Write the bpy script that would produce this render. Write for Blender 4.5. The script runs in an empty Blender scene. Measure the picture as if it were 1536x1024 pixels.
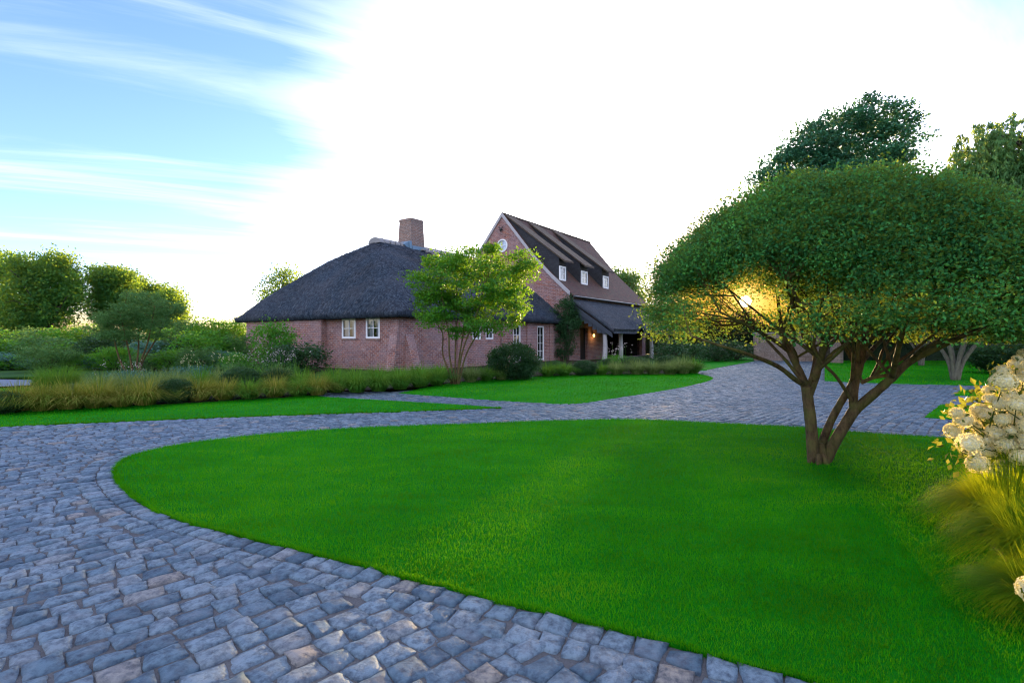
import bpy, math
import numpy as np
from mathutils import Vector

rng = np.random.default_rng(7)
S = bpy.context.scene
COL = S.collection
F, HZ, H = 760.0, 506.0, 1.6           # focal length in px of a 1536 px frame, horizon row, eye height (m)
SUN_AZ = math.atan((1118 - 768) / F)
SUN_EL = math.atan((HZ - 452) / math.hypot(1118 - 768, F))
SUN = np.array([math.sin(SUN_AZ) * math.cos(SUN_EL), math.cos(SUN_AZ) * math.cos(SUN_EL), math.sin(SUN_EL)])


def gp(px, py):
    Y = F * H / (py - HZ)
    return np.array([(px - 768) / F * Y, Y, 0.0])


def pp(px, py, Y):
    return np.array([(px - 768) / F * Y, Y, H - (py - HZ) / F * Y])


# house frame: R runs along the ridge away from the viewer, L runs to the left along the gable wall
C0 = np.array([-5.17, 23.4, 0.0])
R = np.array([0.581, 0.814, 0.0]); R /= np.linalg.norm(R)
L = np.array([-R[1], R[0], 0.0])


def hp(s, t, z=0.0):
    return C0 + R * s + L * t + np.array([0, 0, z])


# ------------------------------------------------------------------ tagging
def tag(o, label=None, cat=None, group=None, kind=None):
    if label: o['label'] = label
    if cat: o['category'] = cat
    if group: o['group'] = group
    if kind: o['kind'] = kind
    return o


def empty(name, loc):
    o = bpy.data.objects.new(name, None)
    o.empty_display_size = 0.3
    COL.objects.link(o)
    o.location = Vector(loc)
    return o


def link(name, me, mat=None, parent=None, loc=None):
    o = bpy.data.objects.new(name, me)
    COL.objects.link(o)
    if mat is not None and not me.materials:
        me.materials.append(mat)
    if parent is not None:
        o.parent = parent
    if loc is not None:
        o.location = Vector(loc)
    return o


def origin_of(parent):
    v = Vector((0, 0, 0))
    while parent is not None:
        v += parent.location
        parent = parent.parent
    return np.array(v)


def np_mesh(name, V, Fc, mat=None, parent=None, smooth=False, loc=None):
    """V (n,3) world coordinates, Fc (m,k) face array; the mesh is stored relative to its parent / loc."""
    V = np.asarray(V, float)
    off = origin_of(parent)
    if loc is not None:
        off = off + np.asarray(loc, float)
    V = V - off
    me = bpy.data.meshes.new(name)
    Fc = np.asarray(Fc, np.int32)
    m, k = Fc.shape
    me.vertices.add(len(V)); me.vertices.foreach_set('co', V.astype(np.float32).ravel())
    me.loops.add(m * k); me.loops.foreach_set('vertex_index', Fc.ravel())
    me.polygons.add(m); me.polygons.foreach_set('loop_start', np.arange(0, m * k, k, dtype=np.int32))
    me.polygons.foreach_set('use_smooth', np.full(m, smooth, dtype=bool))
    me.update(calc_edges=True)
    return link(name, me, mat, parent, loc)


class MB:
    """collects polygons with metric uv coordinates and links them as one mesh object"""
    def __init__(self):
        self.v = []; self.f = []; self.uv = []

    def poly(self, pts, uv=None):
        pts = [np.asarray(p, float) for p in pts]
        i = len(self.v)
        self.v += pts
        self.f.append(tuple(range(i, i + len(pts))))
        if uv is None:
            n = np.cross(pts[1] - pts[0], pts[2] - pts[0])
            ln = np.linalg.norm(n)
            n = n / ln if ln > 1e-12 else np.array([0, 0, 1.0])
            if abs(n[2]) > 0.95:
                tu = R; tv = L
            else:
                tu = np.cross([0, 0, 1.0], n); tu /= np.linalg.norm(tu)
                tv = np.cross(n, tu)
            uv = [(float(p @ tu), float(p @ tv)) for p in pts]
        self.uv += uv

    def box(self, o, a, b, c):
        """box with corner o and edge vectors a, b, c"""
        o, a, b, c = [np.asarray(x, float) for x in (o, a, b, c)]
        if np.cross(a, b) @ c < 0:
            a, b = b, a
        p = lambda i, j, k: o + a * i + b * j + c * k
        self.poly([p(0,0,0), p(0,1,0), p(1,1,0), p(1,0,0)])
        self.poly([p(0,0,1), p(1,0,1), p(1,1,1), p(0,1,1)])
        self.poly([p(0,0,0), p(1,0,0), p(1,0,1), p(0,0,1)])
        self.poly([p(1,0,0), p(1,1,0), p(1,1,1), p(1,0,1)])
        self.poly([p(1,1,0), p(0,1,0), p(0,1,1), p(1,1,1)])
        self.poly([p(0,1,0), p(0,0,0), p(0,0,1), p(0,1,1)])

    def prism(self, prof, d):
        """closed profile (list of 3-D points) swept by vector d"""
        d = np.asarray(d, float); prof = [np.asarray(p, float) for p in prof]
        n = len(prof)
        self.poly(prof[::-1]); self.poly([p + d for p in prof])
        for i in range(n):
            a, b = prof[i], prof[(i + 1) % n]
            self.poly([a, b, b + d, a + d])

    def tube(self, pts, rad, n=8, cap=True):
        pts = [np.asarray(p, float) for p in pts]
        base = len(self.v); ref = np.array([0.31, 0.17, 0.93])
        for i, p in enumerate(pts):
            d = pts[min(i + 1, len(pts) - 1)] - pts[max(i - 1, 0)]
            d = d / (np.linalg.norm(d) + 1e-9)
            if abs(d @ ref) > 0.97: ref = np.array([1.0, 0.1, 0.0])
            a = np.cross(d, ref); a /= np.linalg.norm(a)
            b = np.cross(d, a)
            r = rad[i] if hasattr(rad, '__len__') else rad
            for k in range(n):
                th = 2 * math.pi * k / n
                self.v.append(p + (a * math.cos(th) + b * math.sin(th)) * r)
        for i in range(len(pts) - 1):
            for k in range(n):
                k2 = (k + 1) % n
                self.f.append((base + i*n + k, base + i*n + k2, base + (i+1)*n + k2, base + (i+1)*n + k))
                self.uv += [(k / n, i), ((k + 1) / n, i), ((k + 1) / n, i + 1), (k / n, i + 1)]
        if cap:
            self.f.append(tuple(base + k for k in range(n))[::-1]); self.uv += [(0, 0)] * n
            e = base + (len(pts) - 1) * n
            self.f.append(tuple(e + k for k in range(n))); self.uv += [(0, 0)] * n

    def build(self, name, mat, parent=None, smooth=False, loc=None):
        off = origin_of(parent)
        if loc is not None: off = off + np.asarray(loc, float)
        me = bpy.data.meshes.new(name)
        me.from_pydata([tuple(v - off) for v in self.v], [], self.f)
        ul = me.uv_layers.new(name='uv')
        ul.data.foreach_set('uv', np.array(self.uv, np.float32).ravel())
        if smooth:
            me.polygons.foreach_set('use_smooth', np.ones(len(me.polygons), dtype=bool))
        me.update()
        return link(name, me, mat, parent, loc)


# ------------------------------------------------------------------ materials
class NT:
    def __init__(self, name):
        self.m = bpy.data.materials.new(name); self.m.use_nodes = True
        self.t = self.m.node_tree; self.t.nodes.clear()
        self.out = self.n('ShaderNodeOutputMaterial')

    def n(self, typ, **kw):
        nd = self.t.nodes.new(typ)
        for k, v in kw.items():
            if k.startswith('i_'):
                key = k[2:]
                nd.inputs[int(key) if key.isdigit() else key.replace('_', ' ')].default_value = v
            else:
                setattr(nd, k, v)
        return nd

    def l(self, a, b):
        self.t.links.new(a, b)

    def ramp(self, fac, stops, interp='LINEAR'):
        r = self.n('ShaderNodeValToRGB'); cr = r.color_ramp; cr.interpolation = interp
        while len(cr.elements) < len(stops): cr.elements.new(0.5)
        for e, (p, c) in zip(cr.elements, stops):
            e.position = p; e.color = (*c, 1)
        self.l(fac, r.inputs['Fac'])
        return r.outputs['Color']

    def noise(self, scale, detail=4, vec=None, rough=0.55, dist=0.0):
        nd = self.n('ShaderNodeTexNoise'); nd.inputs['Scale'].default_value = scale
        nd.inputs['Detail'].default_value = detail; nd.inputs['Roughness'].default_value = rough
        nd.inputs['Distortion'].default_value = dist
        if vec is not None: self.l(vec, nd.inputs['Vector'])
        return nd.outputs['Fac']

    def mix(self, fac, a, b, blend='MIX'):
        nd = self.n('ShaderNodeMix', data_type='RGBA', blend_type=blend)
        for sock, val in ((nd.inputs[0], fac), (nd.inputs[6], a), (nd.inputs[7], b)):
            if isinstance(val, (int, float)): sock.default_value = val
            elif isinstance(val, tuple): sock.default_value = (*val, 1)
            else: self.l(val, sock)
        return nd.outputs[2]

    def math(self, op, a, b=None):
        nd = self.n('ShaderNodeMath', operation=op)
        for i, v in enumerate((a, b)):
            if v is None: continue
            if isinstance(v, (int, float)): nd.inputs[i].default_value = v
            else: self.l(v, nd.inputs[i])
        return nd.outputs[0]

    def bsdf(self, col, rough=0.7, spec=0.4, bump=None, bstr=0.3, bdist=0.02):
        p = self.n('ShaderNodeBsdfPrincipled')
        if isinstance(col, tuple): p.inputs['Base Color'].default_value = (*col, 1)
        else: self.l(col, p.inputs['Base Color'])
        if isinstance(rough, (int, float)): p.inputs['Roughness'].default_value = rough
        else: self.l(rough, p.inputs['Roughness'])
        p.inputs['Specular IOR Level'].default_value = spec
        if bump is not None:
            b = self.n('ShaderNodeBump'); b.inputs['Strength'].default_value = bstr
            b.inputs['Distance'].default_value = bdist
            self.l(bump, b.inputs['Height']); self.l(b.outputs[0], p.inputs['Normal'])
        return p

    def done(self, sh):
        self.l(sh.outputs[0], self.out.inputs['Surface'])
        return self.m

    def obj(self):
        return self.n('ShaderNodeTexCoord').outputs['Object']

    def uv(self):
        return self.n('ShaderNodeTexCoord').outputs['UV']

    def island(self):
        return self.n('ShaderNodeNewGeometry').outputs['Random Per Island']


def leaf_mat(name, stops, trans=0.35, tcol=(0.25, 0.35, 0.03), rough=0.5, spec=0.35, clump=0.6, patchy=False):
    t = NT(name)
    rnd = t.island()
    nz = t.noise(clump, 2, t.obj())
    fac = t.math('ADD', t.math('MULTIPLY', rnd, 0.55), t.math('MULTIPLY', t.math('SUBTRACT', nz, 0.25), 0.9))
    if patchy:
        o = t.obj(); mp = t.n('ShaderNodeMapping'); t.l(o, mp.inputs['Vector']); mp.inputs['Scale'].default_value = (0.55, 1.5, 1)
        n2 = t.noise(1.7, 5, mp.outputs[0], 0.65, 0.5); n3 = t.noise(0.45, 3, o, 0.5)
        s2 = t.math('ADD', t.math('MULTIPLY', t.math('SUBTRACT', n2, 0.5), 1.7), t.math('MULTIPLY', t.math('SUBTRACT', n3, 0.5), 1.5))
        fac = t.math('ADD', t.math('ADD', t.math('MULTIPLY', rnd, 0.35), 0.25), s2)
    col = t.ramp(fac, stops)
    p = t.bsdf(col, rough, spec)
    tr = t.n('ShaderNodeBsdfTranslucent')
    tc = t.mix(0.5, col, tcol)
    t.l(tc, tr.inputs['Color'])
    mx = t.n('ShaderNodeMixShader'); mx.inputs[0].default_value = trans
    t.l(p.outputs[0], mx.inputs[1]); t.l(tr.outputs[0], mx.inputs[2])
    return t.done(mx)


def simple_mat(name, c1, c2, scale=6, rough=0.7, spec=0.3, bstr=0.3, bdist=0.01, detail=5):
    t = NT(name)
    nz = t.noise(scale, detail, t.obj())
    return t.done(t.bsdf(t.mix(nz, c1, c2), rough, spec, nz, bstr, bdist))


def brick_mat(name, c1, c2, mortar, purple=(0.34, 0.25, 0.27), bw=0.29, rh=0.098):
    t = NT(name); uv = t.uv()
    b = t.n('ShaderNodeTexBrick')
    t.l(uv, b.inputs['Vector'])
    b.inputs['Scale'].default_value = 1.0
    b.inputs['Brick Width'].default_value = bw; b.inputs['Row Height'].default_value = rh
    b.inputs['Mortar Size'].default_value = 0.012; b.inputs['Mortar Smooth'].default_value = 0.3
    b.inputs['Bias'].default_value = 0.0
    b.inputs['Color1'].default_value = (*c1, 1); b.inputs['Color2'].default_value = (*c2, 1)
    b.inputs['Mortar'].default_value = (*mortar, 1)
    n1 = t.noise(0.9, 5, uv, 0.6); n2 = t.noise(14, 3, uv, 0.7)
    col = t.mix(t.ramp(n1, [(0.38, (0, 0, 0)), (0.66, (1, 1, 1))]), b.outputs['Color'], t.mix(0.6, b.outputs['Color'], purple))
    pale = t.ramp(t.noise(3.2, 6, uv, 0.75), [(0.52, (0, 0, 0)), (0.72, (1, 1, 1))])
    col = t.mix(t.math('MULTIPLY', pale, 0.55), col, (0.5, 0.42, 0.4))
    dark = t.ramp(n2, [(0.34, (1, 1, 1)), (0.5, (0, 0, 0))])
    col = t.mix(t.math('MULTIPLY', dark, 0.75), col, (0.1, 0.055, 0.05))
    h = t.math('ADD', t.math('MULTIPLY', b.outputs['Fac'], -1.0), t.math('MULTIPLY', n2, 0.5))
    return t.done(t.bsdf(col, 0.85, 0.25, h, 0.5, 0.012))


M = {}
M['brick'] = brick_mat('weathered_brick', (0.36, 0.13, 0.08), (0.15, 0.055, 0.05), (0.38, 0.33, 0.32))
M['brick_grey'] = brick_mat('grey_chimney_brick', (0.32, 0.17, 0.12), (0.19, 0.115, 0.09), (0.34, 0.31, 0.28), (0.2, 0.18, 0.18))


def thatch_mat():
    t = NT('dark_thatch'); o = t.obj()
    mp = t.n('ShaderNodeMapping'); t.l(o, mp.inputs['Vector'])
    mp.inputs['Scale'].default_value = (1, 1, 0.45)
    n1 = t.noise(9, 7, mp.outputs[0], 0.8); n2 = t.noise(0.7, 4, o); n3 = t.noise(26, 3, mp.outputs[0], 0.8)
    col = t.ramp(n1, [(0.36, (0.005, 0.010, 0.018)), (0.5, (0.019, 0.034, 0.056)), (0.66, (0.10, 0.13, 0.165))])
    col = t.mix(t.ramp(n2, [(0.42, (0, 0, 0)), (0.7, (1, 1, 1))]), col, t.mix(0.25, col, (0.09, 0.075, 0.075)))
    isl = t.island()
    col = t.mix(t.math('MULTIPLY', t.math('POWER', isl, 3.0), 0.7), col, (0.2, 0.205, 0.22))
    h = t.math('ADD', n1, t.math('MULTIPLY', n3, 0.6))
    return t.done(t.bsdf(col, 0.9, 0.15, h, 0.9, 0.06))


M['thatch'] = thatch_mat()


def tile_mat(name, c1, c2, moss):
    t = NT(name); uv = t.uv()
    b = t.n('ShaderNodeTexBrick'); t.l(uv, b.inputs['Vector'])
    b.inputs['Brick Width'].default_value = 0.2; b.inputs['Row Height'].default_value = 0.16
    b.inputs['Mortar Size'].default_value = 0.012; b.inputs['Scale'].default_value = 1.0
    b.inputs['Color1'].default_value = (*c1, 1); b.inputs['Color2'].default_value = (*c2, 1)
    b.inputs['Mortar'].default_value = (0.02, 0.017, 0.017, 1)
    n1 = t.noise(1.3, 6, uv, 0.7); n2 = t.noise(17, 3, uv, 0.7)
    col = t.mix(t.ramp(n1, [(0.45, (0, 0, 0)), (0.68, (1, 1, 1))]), b.outputs['Color'], moss)
    col = t.mix(t.math('MULTIPLY', n2, 0.5), col, (0.03, 0.025, 0.025))
    h = t.math('ADD', t.math('MULTIPLY', b.outputs['Fac'], -1.0), n2)
    return t.done(t.bsdf(col, 0.8, 0.3, h, 0.8, 0.03))


M['tile'] = tile_mat('old_brown_roof_tile', (0.15, 0.06, 0.04), (0.08, 0.036, 0.03), (0.09, 0.068, 0.045))
M['tile_moss'] = tile_mat('mossy_roof_tile', (0.12, 0.08, 0.055), (0.075, 0.05, 0.04), (0.1, 0.088, 0.05))
M['slate'] = tile_mat('dark_slate_hanging', (0.035, 0.042, 0.055), (0.022, 0.027, 0.037), (0.05, 0.055, 0.065))
M['ridge_tile'] = simple_mat('grey_ridge_tile', (0.2, 0.2, 0.21), (0.3, 0.29, 0.29), 8, 0.8)
M['yard_stone'] = brick_mat('courtyard_stone_block', (0.3, 0.22, 0.17), (0.2, 0.15, 0.12), (0.12, 0.1, 0.085), (0.28, 0.24, 0.22), 0.7, 0.3)
M['lead'] = simple_mat('blue_lead_flashing', (0.11, 0.2, 0.3), (0.17, 0.27, 0.37), 5, 0.5, 0.5)
M['white'] = simple_mat('white_window_paint', (0.74, 0.75, 0.78), (0.82, 0.82, 0.83), 12, 0.5, 0.4, 0.05)
M['grey_board'] = simple_mat('weathered_verge_board', (0.34, 0.33, 0.35), (0.45, 0.43, 0.44), 4, 0.75, 0.3, 0.15)
M['blue_board'] = simple_mat('dark_stained_board', (0.028, 0.038, 0.05), (0.045, 0.055, 0.075), 6, 0.6, 0.35, 0.2)
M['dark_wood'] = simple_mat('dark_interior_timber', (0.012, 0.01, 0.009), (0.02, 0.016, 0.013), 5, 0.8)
M['oak'] = simple_mat('silvered_oak', (0.3, 0.29, 0.29), (0.46, 0.45, 0.45), 7, 0.8, 0.2, 0.4)
M['iron'] = simple_mat('black_iron', (0.015, 0.015, 0.016), (0.03, 0.028, 0.026), 20, 0.5, 0.5)
M['gutter'] = simple_mat('dark_gutter_metal', (0.05, 0.05, 0.055), (0.09, 0.09, 0.09), 9, 0.5, 0.5)
M['curtain'] = simple_mat('pale_curtain', (0.5, 0.51, 0.54), (0.66, 0.66, 0.67), 3, 0.9, 0.1)
M['pier'] = simple_mat('pale_rendered_stone', (0.19, 0.125, 0.085), (0.32, 0.235, 0.175), 2.2, 0.9, 0.2, 0.5, 0.03)


def glass_mat():
    t = NT('window_glass')
    g = t.n('ShaderNodeBsdfGlossy'); g.inputs['Roughness'].default_value = 0.04
    g.inputs['Color'].default_value = (0.9, 0.94, 1, 1)
    tr = t.n('ShaderNodeBsdfTransparent'); tr.inputs['Color'].default_value = (0.8, 0.84, 0.88, 1)
    fr = t.n('ShaderNodeFresnel'); fr.inputs['IOR'].default_value = 1.5
    mx = t.n('ShaderNodeMixShader')
    t.l(t.math('ADD', t.math('MULTIPLY', fr.outputs[0], 1.2), 0.08), mx.inputs[0])
    t.l(tr.outputs[0], mx.inputs[1]); t.l(g.outputs[0], mx.inputs[2])
    return t.done(mx)


M['glass'] = glass_mat()


def bark_mat(name, c1, c2, moss, scale=14):
    t = NT(name); o = t.obj()
    mp = t.n('ShaderNodeMapping'); t.l(o, mp.inputs['Vector']); mp.inputs['Scale'].default_value = (1, 1, 0.35)
    n1 = t.noise(scale, 7, mp.outputs[0], 0.7); n2 = t.noise(3.5, 5, o, 0.65)
    col = t.ramp(n1, [(0.3, c1), (0.7, c2)])
    col = t.mix(t.ramp(n2, [(0.45, (0, 0, 0)), (0.65, (1, 1, 1))]), col, t.mix(0.6, col, moss))
    return t.done(t.bsdf(col, 0.9, 0.2, n1, 0.9, 0.03))


M['bark'] = bark_mat('lichened_bark', (0.025, 0.016, 0.008), (0.17, 0.115, 0.055), (0.11, 0.13, 0.025))
M['bark_pale'] = bark_mat('pale_bark', (0.07, 0.06, 0.045), (0.2, 0.18, 0.14), (0.15, 0.15, 0.09))
M['bark_dark'] = bark_mat('dark_bark', (0.03, 0.023, 0.018), (0.1, 0.08, 0.06), (0.08, 0.08, 0.04))

G = lambda r, g, b: (r, g, b)
M['leaf_hero'] = leaf_mat('umbrella_tree_leaf', [(0.1, G(.007, .065, .02)), (0.5, G(.024, .16, .048)), (0.9, G(.075, .34, .06))], 0.30, (0.46, 0.44, 0.006), 0.6, 0.10, 0.9)
M['leaf_cloud'] = leaf_mat('layered_tree_leaf', [(0.1, G(.009, .075, .04)), (0.6, G(.028, .16, .075)), (0.95, G(.07, .27, .09))], 0.2, (0.2, 0.3, 0.04), 0.5, 0.3, 0.35)
M['leaf_willow'] = leaf_mat('willow_leaf', [(0.1, G(.04, .14, .045)), (0.6, G(.09, .25, .07)), (0.95, G(.2, .36, .08))], 0.4, (0.4, 0.4, 0.06), 0.5, 0.3, 0.3)
M['leaf_lime'] = leaf_mat('lime_green_leaf', [(0.1, G(.010, .085, .010)), (0.5, G(.03, .19, .014)), (0.95, G(.11, .34, .012))], 0.33, (0.42, 0.6, 0.005), 0.5, 0.3, 0.8)
M['leaf_wood'] = leaf_mat('woodland_leaf', [(0.1, G(.018, .11, .04)), (0.55, G(.055, .22, .05)), (0.95, G(.17, .36, .035))], 0.5, (0.5, 0.55, 0.005), 0.55, 0.25, 0.16)
M['leaf_olive'] = leaf_mat('grey_green_leaf', [(0.1, G(.025, .11, .03)), (0.55, G(.065, .2, .055)), (0.95, G(.14, .3, .08))], 0.3, (0.3, 0.35, 0.05), 0.6, 0.2, 0.6)
M['leaf_bright'] = leaf_mat('bright_shrub_leaf', [(0.1, G(.015, .13, .01)), (0.55, G(.04, .25, .018)), (0.95, G(.13, .38, .03))], 0.38, (0.35, 0.5, 0.02), 0.5, 0.3, 0.9)
M['leaf_dark'] = leaf_mat('dark_box_leaf', [(0.1, G(.006, .035, .012)), (0.55, G(.014, .07, .02)), (0.95, G(.035, .12, .03))], 0.25, (0.15, 0.25, 0.02), 0.5, 0.3, 1.2)
M['leaf_blue'] = leaf_mat('blue_green_leaf', [(0.1, G(.025, .1, .06)), (0.55, G(.06, .18, .13)), (0.95, G(.14, .28, .26))], 0.25, (0.15, 0.3, 0.15), 0.55, 0.3, 0.9)
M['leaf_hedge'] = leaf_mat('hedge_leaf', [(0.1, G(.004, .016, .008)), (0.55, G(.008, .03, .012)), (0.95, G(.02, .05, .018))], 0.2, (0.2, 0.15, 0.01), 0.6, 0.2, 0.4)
M['leaf_hyd'] = leaf_mat('hydrangea_leaf', [(0.1, G(.015, .06, .02)), (0.55, G(.03, .11, .03)), (0.95, G(.08, .18, .04))], 0.4, (0.5, 0.45, 0.03), 0.5, 0.3, 1.2)
M['blade_gold'] = leaf_mat('golden_brown_grass', [(0.1, G(.05, .14, .012)), (0.5, G(.16, .235, .03)), (0.88, G(.42, .35, .09))], 0.35, (0.5, 0.35, 0.04), 0.8, 0.05, 2.0)
M['blade_green'] = leaf_mat('fresh_green_grass', [(0.1, G(.02, .11, .015)), (0.5, G(.055, .21, .022)), (0.9, G(.17, .33, .05))], 0.35, (0.35, 0.45, 0.03), 0.8, 0.05, 2.0)
M['blade_pale'] = leaf_mat('pale_seedy_grass', [(0.1, G(.05, .13, .03)), (0.5, G(.14, .24, .06)), (0.9, G(.32, .36, .15))], 0.35, (0.4, 0.4, 0.1), 0.8, 0.05, 2.0)
M['blade_fount'] = leaf_mat('fountain_grass', [(0.1, G(.012, .09, .006)), (0.5, G(.045, .19, .008)), (0.9, G(.2, .36, .012))], 0.58, (0.68, 0.62, 0.004), 0.8, 0.04, 2.0)
M['lawn_blade'] = leaf_mat('lawn_blade', [(0.05, G(.0015, .15, .001)), (0.45, G(.004, .265, .002)), (0.72, G(.045, .32, .003)), (1.0, G(.13, .32, .006))], 0.33, (0.32, 0.5, 0.002), 0.6, 0.05, 0.55, True)
M['petal_white'] = leaf_mat('cream_petal', [(0.1, G(.6, .56, .28)), (0.55, G(.8, .74, .44)), (0.95, G(.88, .83, .6))], 0.45, (0.9, 0.75, 0.3), 0.6, 0.2, 3.0)
M['petal_core'] = simple_mat('cream_flower_core', (0.6, 0.6, 0.44), (0.7, 0.69, 0.54), 30, 0.8, 0.1)
M['petal_pink'] = leaf_mat('pale_pink_petal', [(0.1, G(.4, .35, .36)), (0.55, G(.55, .47, .48)), (0.95, G(.68, .6, .58))], 0.3, (0.6, 0.5, 0.4), 0.6, 0.2, 3.0)


def lawn_mat():
    t = NT('lawn_turf'); o = t.obj()
    n1 = t.noise(0.55, 5, o, 0.6); n2 = t.noise(60, 4, o, 0.8); n3 = t.noise(3.5, 4, o, 0.6)
    f = t.math('ADD', t.math('MULTIPLY', n1, 0.5), t.math('ADD', t.math('MULTIPLY', n2, 0.35), t.math('MULTIPLY', n3, 0.25)))
    col = t.ramp(f, [(0.36, (0.002, 0.12, 0.001)), (0.55, (0.004, 0.19, 0.002)), (0.74, (0.035, 0.26, 0.003))])
    return t.done(t.bsdf(col, 0.9, 0.08, n2, 0.9, 0.03))


M['lawn'] = lawn_mat()


def stone_mat():
    t = NT('blue_grey_cobble'); o = t.obj(); isl = t.island()
    n1 = t.noise(22, 6, o, 0.7); n2 = t.noise(5, 4, o, 0.6); n3 = t.noise(130, 3, o, 0.7)
    base = t.ramp(isl, [(0.0, (0.055, 0.1, 0.145)), (0.3, (0.09, 0.15, 0.205)), (0.7, (0.15, 0.215, 0.275)), (0.94, (0.15, 0.195, 0.235)), (0.985, (0.22, 0.205, 0.19))])
    col = t.mix(t.ramp(n1, [(0.35, (1, 1, 1)), (0.58, (0, 0, 0))]), base, t.mix(0.8, base, (0.018, 0.03, 0.055)))
    col = t.mix(t.ramp(n2, [(0.5, (0, 0, 0)), (0.75, (1, 1, 1))]), col, t.mix(0.3, col, (0.27, 0.28, 0.31)))
    rough = t.ramp(n1, [(0.3, (0.7,) * 3), (0.7, (0.5,) * 3)])
    h = t.math('ADD', n1, t.math('MULTIPLY', n3, 0.3))
    return t.done(t.bsdf(col, rough, 0.3, h, 0.6, 0.02))


M['stone'] = stone_mat()


def joint_mat():
    t = NT('sandy_joint'); o = t.obj()
    n1 = t.noise(90, 4, o, 0.8); n2 = t.noise(2.2, 5, o, 0.6)
    col = t.ramp(n1, [(0.32, (0.05, 0.053, 0.06)), (0.6, (0.115, 0.118, 0.125)), (0.8, (0.23, 0.225, 0.225))])
    col = t.mix(t.math('MULTIPLY', n2, 0.5), col, (0.12, 0.12, 0.135))
    return t.done(t.bsdf(col, 0.95, 0.15, n1, 0.6, 0.01))


M['joint'] = joint_mat()
M['soil'] = simple_mat('dark_bed_soil', (0.012, 0.009, 0.006), (0.03, 0.022, 0.015), 30, 0.95, 0.1, 0.8, 0.03)
M['field'] = simple_mat('meadow_ground', (0.012, 0.05, 0.008), (0.03, 0.09, 0.014), 0.8, 0.95, 0.1, 0.5, 0.05)
M['paving'] = simple_mat('smooth_grey_paving', (0.09, 0.115, 0.16), (0.13, 0.155, 0.2), 3, 0.6, 0.4, 0.2, 0.01)

# ------------------------------------------------------------------ camera, sun, sky
cam = bpy.data.cameras.new('camera'); co = bpy.data.objects.new('camera', cam); COL.objects.link(co)
co.location = (0, 0, H); co.rotation_euler = (math.radians(90), 0, 0)
cam.sensor_width = 36; cam.lens = F / 1536 * 36; cam.shift_y = (HZ - 512) / 1536
cam.clip_start = 0.05; cam.clip_end = 2000
cam.dof.use_dof = True; cam.dof.focus_distance = 9.0; cam.dof.aperture_fstop = 8.0
S.camera = co

sl = bpy.data.lights.new('sun', 'SUN'); so = bpy.data.objects.new('sun', sl); COL.objects.link(so)
sl.energy = 2.4; sl.angle = math.radians(0.53); sl.color = (1.0, 0.67, 0.31)
so.rotation_euler = Vector(tuple(SUN)).to_track_quat('Z', 'Y').to_euler()

W = bpy.data.worlds.new('World'); S.world = W; W.use_nodes = True
wt = W.node_tree; wt.nodes.clear()


def wn(typ, **kw):
    nd = wt.nodes.new(typ)
    for k, v in kw.items(): setattr(nd, k, v)
    return nd


def wm(op, a, b=None, c=None, clamp=False):
    nd = wn('ShaderNodeMath', operation=op, use_clamp=clamp)
    for i, v in enumerate((a, b, c)):
        if v is None: continue
        if isinstance(v, (int, float)): nd.inputs[i].default_value = v
        else: wt.links.new(v, nd.inputs[i])
    return nd.outputs[0]


def wmix(f, a, b, blend='MIX'):
    nd = wn('ShaderNodeMix', data_type='RGBA', blend_type=blend); nd.clamp_factor = True
    for sock, val in ((nd.inputs[0], f), (nd.inputs[6], a), (nd.inputs[7], b)):
        if isinstance(val, (int, float)): sock.default_value = val
        elif isinstance(val, tuple): sock.default_value = (*val, 1)
        else: wt.links.new(val, sock)
    return nd.outputs[2]


def wstep(v, lo, hi):
    nd = wn('ShaderNodeMapRange', interpolation_type='SMOOTHSTEP')
    nd.inputs['From Min'].default_value = lo; nd.inputs['From Max'].default_value = hi
    wt.links.new(v, nd.inputs['Value'])
    return nd.outputs['Result']


sky = wn('ShaderNodeTexSky', sky_type='NISHITA', sun_disc=False)
sky.sun_elevation = SUN_EL; sky.sun_rotation = SUN_AZ
sky.air_density = 1.0; sky.dust_density = 0.6; sky.ozone_density = 2.0
tc = wn('ShaderNodeTexCoord')
dirv = tc.outputs['Generated']
dot = wn('ShaderNodeVectorMath', operation='DOT_PRODUCT'); wt.links.new(dirv, dot.inputs[0])
dot.inputs[1].default_value = tuple(SUN)
cosang = dot.outputs['Value']
sep = wn('ShaderNodeSeparateXYZ'); wt.links.new(dirv, sep.inputs[0])
# cirrus: the direction is projected on a flat layer overhead, so the streaks converge towards the horizon
zc = wm('MAXIMUM', sep.outputs['Z'], 0.03)
comb = wn('ShaderNodeCombineXYZ')
wt.links.new(wm('DIVIDE', sep.outputs['X'], wm('ADD', zc, 0.12)), comb.inputs[0])
wt.links.new(wm('DIVIDE', sep.outputs['Y'], wm('ADD', zc, 0.12)), comb.inputs[1])
mp = wn('ShaderNodeMapping', vector_type='TEXTURE'); wt.links.new(comb.outputs[0], mp.inputs['Vector'])
mp.inputs['Rotation'].default_value = (0, 0, math.radians(28)); mp.inputs['Scale'].default_value = (3.2, 0.42, 1)
nz = wn('ShaderNodeTexNoise'); wt.links.new(mp.outputs[0], nz.inputs['Vector'])
nz.inputs['Scale'].default_value = 1.1; nz.inputs['Detail'].default_value = 9; nz.inputs['Roughness'].default_value = 0.6
nz.inputs['Distortion'].default_value = 0.6
n = nz.outputs['Fac']
SKY_GAIN = 0.15
skyc = wmix(1.0, sky.outputs[0], (SKY_GAIN * 0.44, SKY_GAIN * 0.465, SKY_GAIN * 0.82), 'MULTIPLY')
near = wstep(cosang, 0.55, 0.95)                    # forward scattering veil of thin cloud round the sun
band = wstep(n, 0.44, 0.86)
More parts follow.
